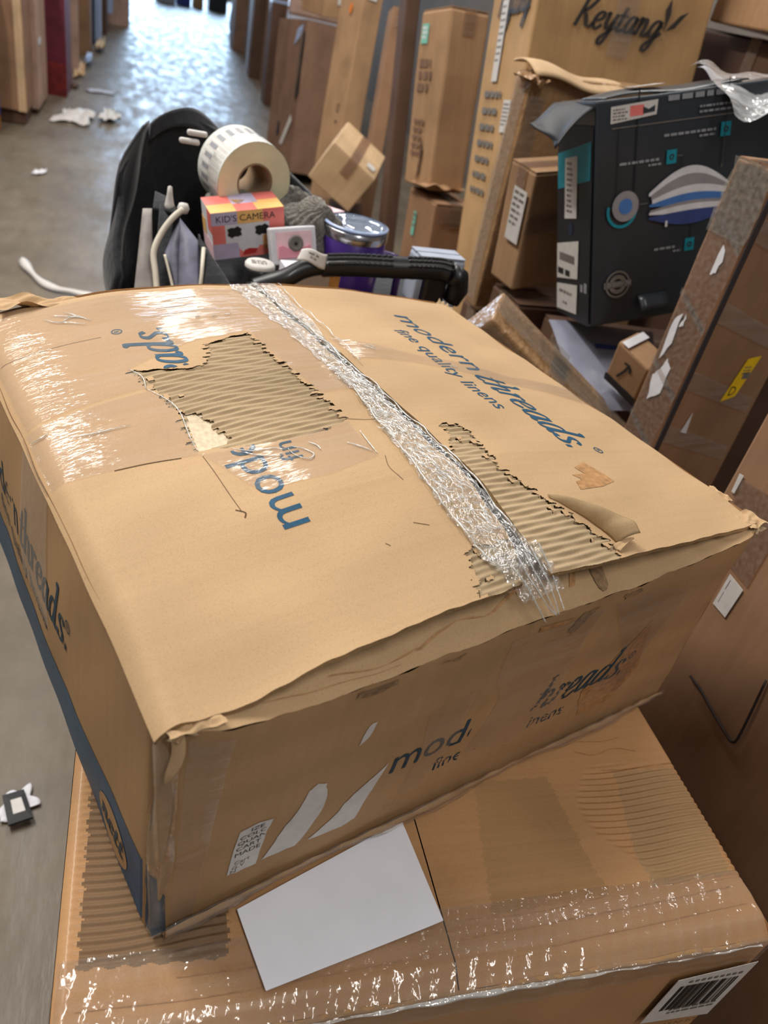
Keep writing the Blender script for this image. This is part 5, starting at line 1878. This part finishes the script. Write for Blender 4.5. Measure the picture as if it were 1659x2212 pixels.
tube('handle_end', [rend, rend + np.array([.016, .004, -.008]), rend + np.array([.022, .006, -.03]), rend + np.array([.016, .01, -.055])], [.02, .021, .021, .018], 'handle', CT, 14)
pst = np.array(at(938, 615, 1.49)) - co
rbox('post', pst + np.array([-.022, -.01, -.80]), pst + np.array([.022, .014, .02]), 'handle', CT, .006)
pst2 = np.array(at(548, 622, 1.43)) - co
tube('post', [pst2, pst2 + np.array([-.006, .02, -.05]), pst2 + np.array([-.006, .03, -.75])], .016, 'handle', CT, 12)

# ------------------------------------------------------------------ goods in the cart
R_ = empty('label_roll', 'thick cream roll of shipping labels standing in the cart', 'roll', (.180, 1.66, 1.040))
ax = Vector((.34, -.93, -.06)).normalized()
cR = Vector((0, 0, .078))
lathe('side_faces', [(.036, -.05), (.077, -.05), (.0772, -.05), (.077, .05), (.036, .05)], 'rollface', R_, 48, ax, cR, False)
lathe('outer_labels', [(.0776, -.0495), (.0776, .0495)], 'rollside', R_, 48, ax, cR)
lathe('core', [(.0375, -.052), (.0375, .051), (.034, .051), (.034, -.052), (.0375, -.052)], 'core', R_, 40, ax, cR)
Rm = Vector((0, 0, 1)).rotation_difference(ax).to_matrix()
for i in range(24):
    a = i * 2 * pi / 24
    pts = []
    for (da, z) in ((-.10, -.04), (.10, -.04), (.10, .042), (-.10, .042)):
        pts.append(cR + Rm @ Vector((.0779 * cos(a + da), .0779 * sin(a + da), z)))
    mesh('printed_label', pts, [(0, 1, 2, 3)], 'label', R_)
    pts = []
    for (da, z) in ((-.06, -.03), (.05, -.03), (.05, .0), (-.06, .0)):
        pts.append(cR + Rm @ Vector((.0782 * cos(a + da), .0782 * sin(a + da), z)))
    mesh('barcode', pts, [(0, 1, 2, 3)], 'greybar', R_)

KB = empty('toy_camera_box', 'small pink and orange kids camera box in the cart', 'box', (.124, 1.519, .985), eul(.181, .063, -.184))
kw_, kd_, kh_ = .142, .082, .090
rbox('body', (0, 0, 0), (kw_, kd_, kh_), 'white', KB, .0015)
fkb = faces_of(kw_, kd_, kh_)
for f_, polys in (('front', [(rect(.0, .0, .05, .03), 'lilac'), (rect(.05, 0, .142, .02), 'pinkp'), (rect(0, .03, .025, .066), 'pinkp'), (rect(.112, .02, .142, .066), 'pinkp'), (rect(.0, .066, .05, .09), 'lilac'), (rect(.05, .066, .10, .09), 'orangep'), (rect(.10, .066, .142, .09), 'pinkp'), (rect(.098, .012, .115, .04), 'orangep')]),
                   ('top', [(rect(0, 0, .05, .04), 'orangep'), (rect(0, .04, .05, .082), 'pinkp'), (rect(.05, 0, .09, .035), 'pinkp'), (rect(.05, .035, .10, .082), 'lilac'), (rect(.09, 0, .142, .045), 'orangep'), (rect(.10, .045, .142, .082), 'pinkp'), ([(.06, .03), (.08, .05), (.05, .06)], 'orangep')]),
                   ('left', [(rect(0, .0, .082, .03), 'pinkpale'), (rect(0, .03, .03, .06), 'orangep'), (rect(.05, .05, .082, .09), 'pinkp')])):
    for pl_, mm in polys:
        plate('colour_block', fkb[f_], pl_, .0003, mm, KB, .0002)
surf_decal('lettering', move2d(text2d("KID'S CAMERA", .0175, 1.02), .008, .0715), fkb['front'], .0009, 'black', KB)
surf_decal('picture', poly2d([(.07 + .022 * cos(i * pi / 12), .027 + .019 * sin(i * pi / 12)) for i in range(24)]), fkb['front'], .0009, 'white', KB)
for x in (.043, .097):
    surf_decal('picture', poly2d([(x + .012 * cos(i * pi / 6) * (1 + .35 * (i % 2)), .051 + .008 * sin(i * pi / 6) * (1 + .3 * (i % 3))) for i in range(12)]), fkb['front'], .0011, 'black', KB)
surf_decal('picture', poly2d([(.056, .004), (.082, .006), (.086, .015), (.070, .017), (.060, .014)]), fkb['front'], .0013, 'redp', KB)

PK = empty('pink_gadget', 'square pink gadget in a white tray with a round grey dial', 'gadget', (.232, 1.483, 1.0), eul(.218, -.28, -.12))
rbox('tray', (0, 0, 0), (.094, .022, .068), 'white', PK, .003)
fpk = faces_of(.094, .022, .068)
plate('window', fpk['front'], rect(.010, .010, .084, .060), .001, 'pinkpale', PK, .0004)
plate('pink_body', fpk['front'], [(.012, .012), (.082, .012), (.078, .034), (.066, .030), (.05, .027), (.034, .029), (.02, .036), (.014, .034)], .003, 'pink', PK, .0012)
lathe('dial', [(0, .0), (.004, .001), (.006, .0), (.010, .002), (.0145, .003), (.0155, 0)], 'greyprint', PK, 24, (0, -1, 0), (.049, -.003, .038))
lathe('button', [(0, .004), (.003, .003), (.004, 0)], 'black', PK, 12, (0, -1, 0), (.049, -.003, .038))

TB = empty('tumbler', 'purple insulated tumbler with steel rim and clear lid', 'tumbler', at(768, 496, 1.66) - Vector((0, 0, .20)))
tbm = [(0, 0), (.050, 0), (.055, .004), (.060, .10), (.066, .190), (.0645, .191), (.058, .10), (.052, .01), (0, .008)]
lathe('body', tbm, 'purple', TB, 40)
lathe('steel_rim', [(.0655, .186), (.067, .190), (.0672, .206), (.064, .208), (.062, .204), (.061, .188)], 'steel', TB, 40)
lathe('lid', [(.0, .196), (.045, .196), (.052, .203), (.0635, .209), (.0655, .212), (.0625, .214), (.050, .207), (.044, .200), (0, .200)], 'lid', TB, 40)
lathe('lid_rim', [(.0625, .2085), (.0665, .210), (.0665, .213), (.0625, .2145)], 'bluewhite', TB, 40)
tube('handle', smoothline([(.062, .0, .16), (.10, -.005, .15), (.105, -.006, .10), (.10, -.006, .06), (.058, 0, .05)], 6), .008, 'purple', TB, 10)
TBx = TB.location
JR = empty('jar', 'small black jar with a white label lid by the handle', 'jar', at(562, 570, 1.46) - Vector((0, 0, .075)))
lathe('body', [(0, 0), (.026, 0), (.028, .004), (.028, .066), (.026, .070), (0, .070)], 'handle', JR, 28)
lathe('lid', [(.0, .078), (.024, .078), (.027, .074), (.027, .070)], 'label', JR, 28)
surf_decal('print', textrows(-.016, .004, .03, 3, .003, .004, 5), lambda x, y, o: np.stack([np.asarray(x), np.asarray(y), np.full(np.shape(x), .0783 + o)], -1), .0004, 'greyprint', JR)


# grey knitted hats
def knit(name, label, c, r, seed, tilt=(0, 0, 0)):
    e = empty(name, label, 'hat', c, Euler(tilt).to_matrix(), 'grey knitted hats in the cart')
    rr = np.random.default_rng(seed)
    ph = rr.uniform(0, 6, 6)

    def f(a, b):
        th = a * 2 * pi
        fi = b * pi * .62
        rad = 1 + .05 * np.sin(th * 26) + .10 * np.sin(th * 3 + ph[0]) * np.sin(fi * 3 + ph[1]) + .05 * np.sin(fi * 9 + ph[2])
        return np.stack([r[0] * rad * np.sin(fi) * np.cos(th), r[1] * rad * np.sin(fi) * np.sin(th), r[2] * rad * np.cos(fi)], -1)
    V, F = grid(110, 22, f)
    np_mesh('crown', V, F, 'plush', e, True)

    def g(a, b):
        th = a * 2 * pi
        q = b * 2 * pi
        rad = 1 + .04 * np.sin(th * 30)
        R0 = .93 * rad
        return np.stack([(r[0] * R0 + .012 * np.cos(q)) * np.cos(th), (r[1] * R0 + .012 * np.cos(q)) * np.sin(th), r[2] * -.32 + .018 * np.sin(q) + .004 * np.sin(th * 4 + ph[3])], -1)
    V, F = grid(110, 10, g)
    np_mesh('cuff', V, F, 'plush', e, True)
    return e


knit('knit_hat', 'grey knitted hat right of the camera box', at(668, 498, 1.68), (.062, .055, .060), 1, (.5, .3, .4))
knit('knit_hat', 'grey knitted hat between the label roll and the pink gadget', at(628, 445, 1.74), (.046, .04, .036), 2, (.2, -.3, 1.))
knit('knit_hat', 'grey knitted hat peeking out under the label roll', at(510, 440, 1.72), (.055, .045, .026), 3, (-.2, .1, .2))

pc = empty('pink_card', 'pale pink card sticking out behind the grey hats', 'card', at(715, 452, 1.78))
sheet4('card', [at(690, 440, 1.78), at(745, 458, 1.76), at(722, 470, 1.74), at(685, 455, 1.76)], 'pinkpale', .002, None, 6, .002)
ob = bpy.data.objects['card']
ob.location = Vector(co) - pc.location
ob.parent = pc
tg = empty('paper_tag', 'white printed paper tag curled over the cart handle', 'tag', at(668, 556, 1.42))
A4 = [np.array(at(*q) - at(668, 556, 1.42)) for q in ((640, 562, 1.425), (702, 578, 1.43), (708, 545, 1.425), (652, 538, 1.43))]
V, F = grid(12, 6, lambda a, b: A4[0][None] * ((1 - a) * (1 - b))[:, None] + A4[1][None] * (a * (1 - b))[:, None] + A4[2][None] * (a * b)[:, None] + A4[3][None] * ((1 - a) * b)[:, None] + np.stack([0 * a, -.004 * np.sin(a * pi), .004 * np.sin(a * 5)], -1))
o = np_mesh('paper', V, F, 'label', tg, True)
o.modifiers.new('t', 'SOLIDIFY').thickness = .001


def tagp(x, y, off):
    a, b = np.asarray(x), np.asarray(y)
    return A4[0][None] * ((1 - a) * (1 - b))[:, None] + A4[1][None] * (a * (1 - b))[:, None] + A4[2][None] * (a * b)[:, None] + A4[3][None] * ((1 - a) * b)[:, None] + np.stack([0 * a, -.004 * np.sin(a * pi) - .002, .004 * np.sin(a * 5) + .001], -1)


surf_decal('print', join2d(textrows(.3, .62, .5, 1, .10, .1, 3), textrows(.4, .35, .3, 1, .07, .1, 4)), tagp, 0, 'greyprint', tg)
xb, _ = carton('pale blue grey card box standing in the cart by the handle post', at(886, 660, 1.60), (.1, 0, 0), (.10, .06, .10), 'pale_blue', None, seed=80, warp=0, tape=False)
xk = empty('toy_camera_box', 'second kids camera box low in the cart behind the handle', 'box', at(662, 640, 1.50), eul(.15, 0, 0))
rbox('body', (-.04, 0, -.04), (.06, .06, .045), 'white', xk, .0015)
plate('colour_block', Face((-.04, 0, -.04), (1, 0, 0), (0, 0, 1), (0, -1, 0)), [(.0, .0), (.06, .0), (.06, .03), (.04, .042), (.015, .04), (0, .03)], .0004, 'redp', xk, .0003)
plate('colour_block', Face((-.04, 0, -.04), (1, 0, 0), (0, 0, 1), (0, -1, 0)), rect(.080, .0, .100, .085), .0004, 'orangep', xk, .0003)
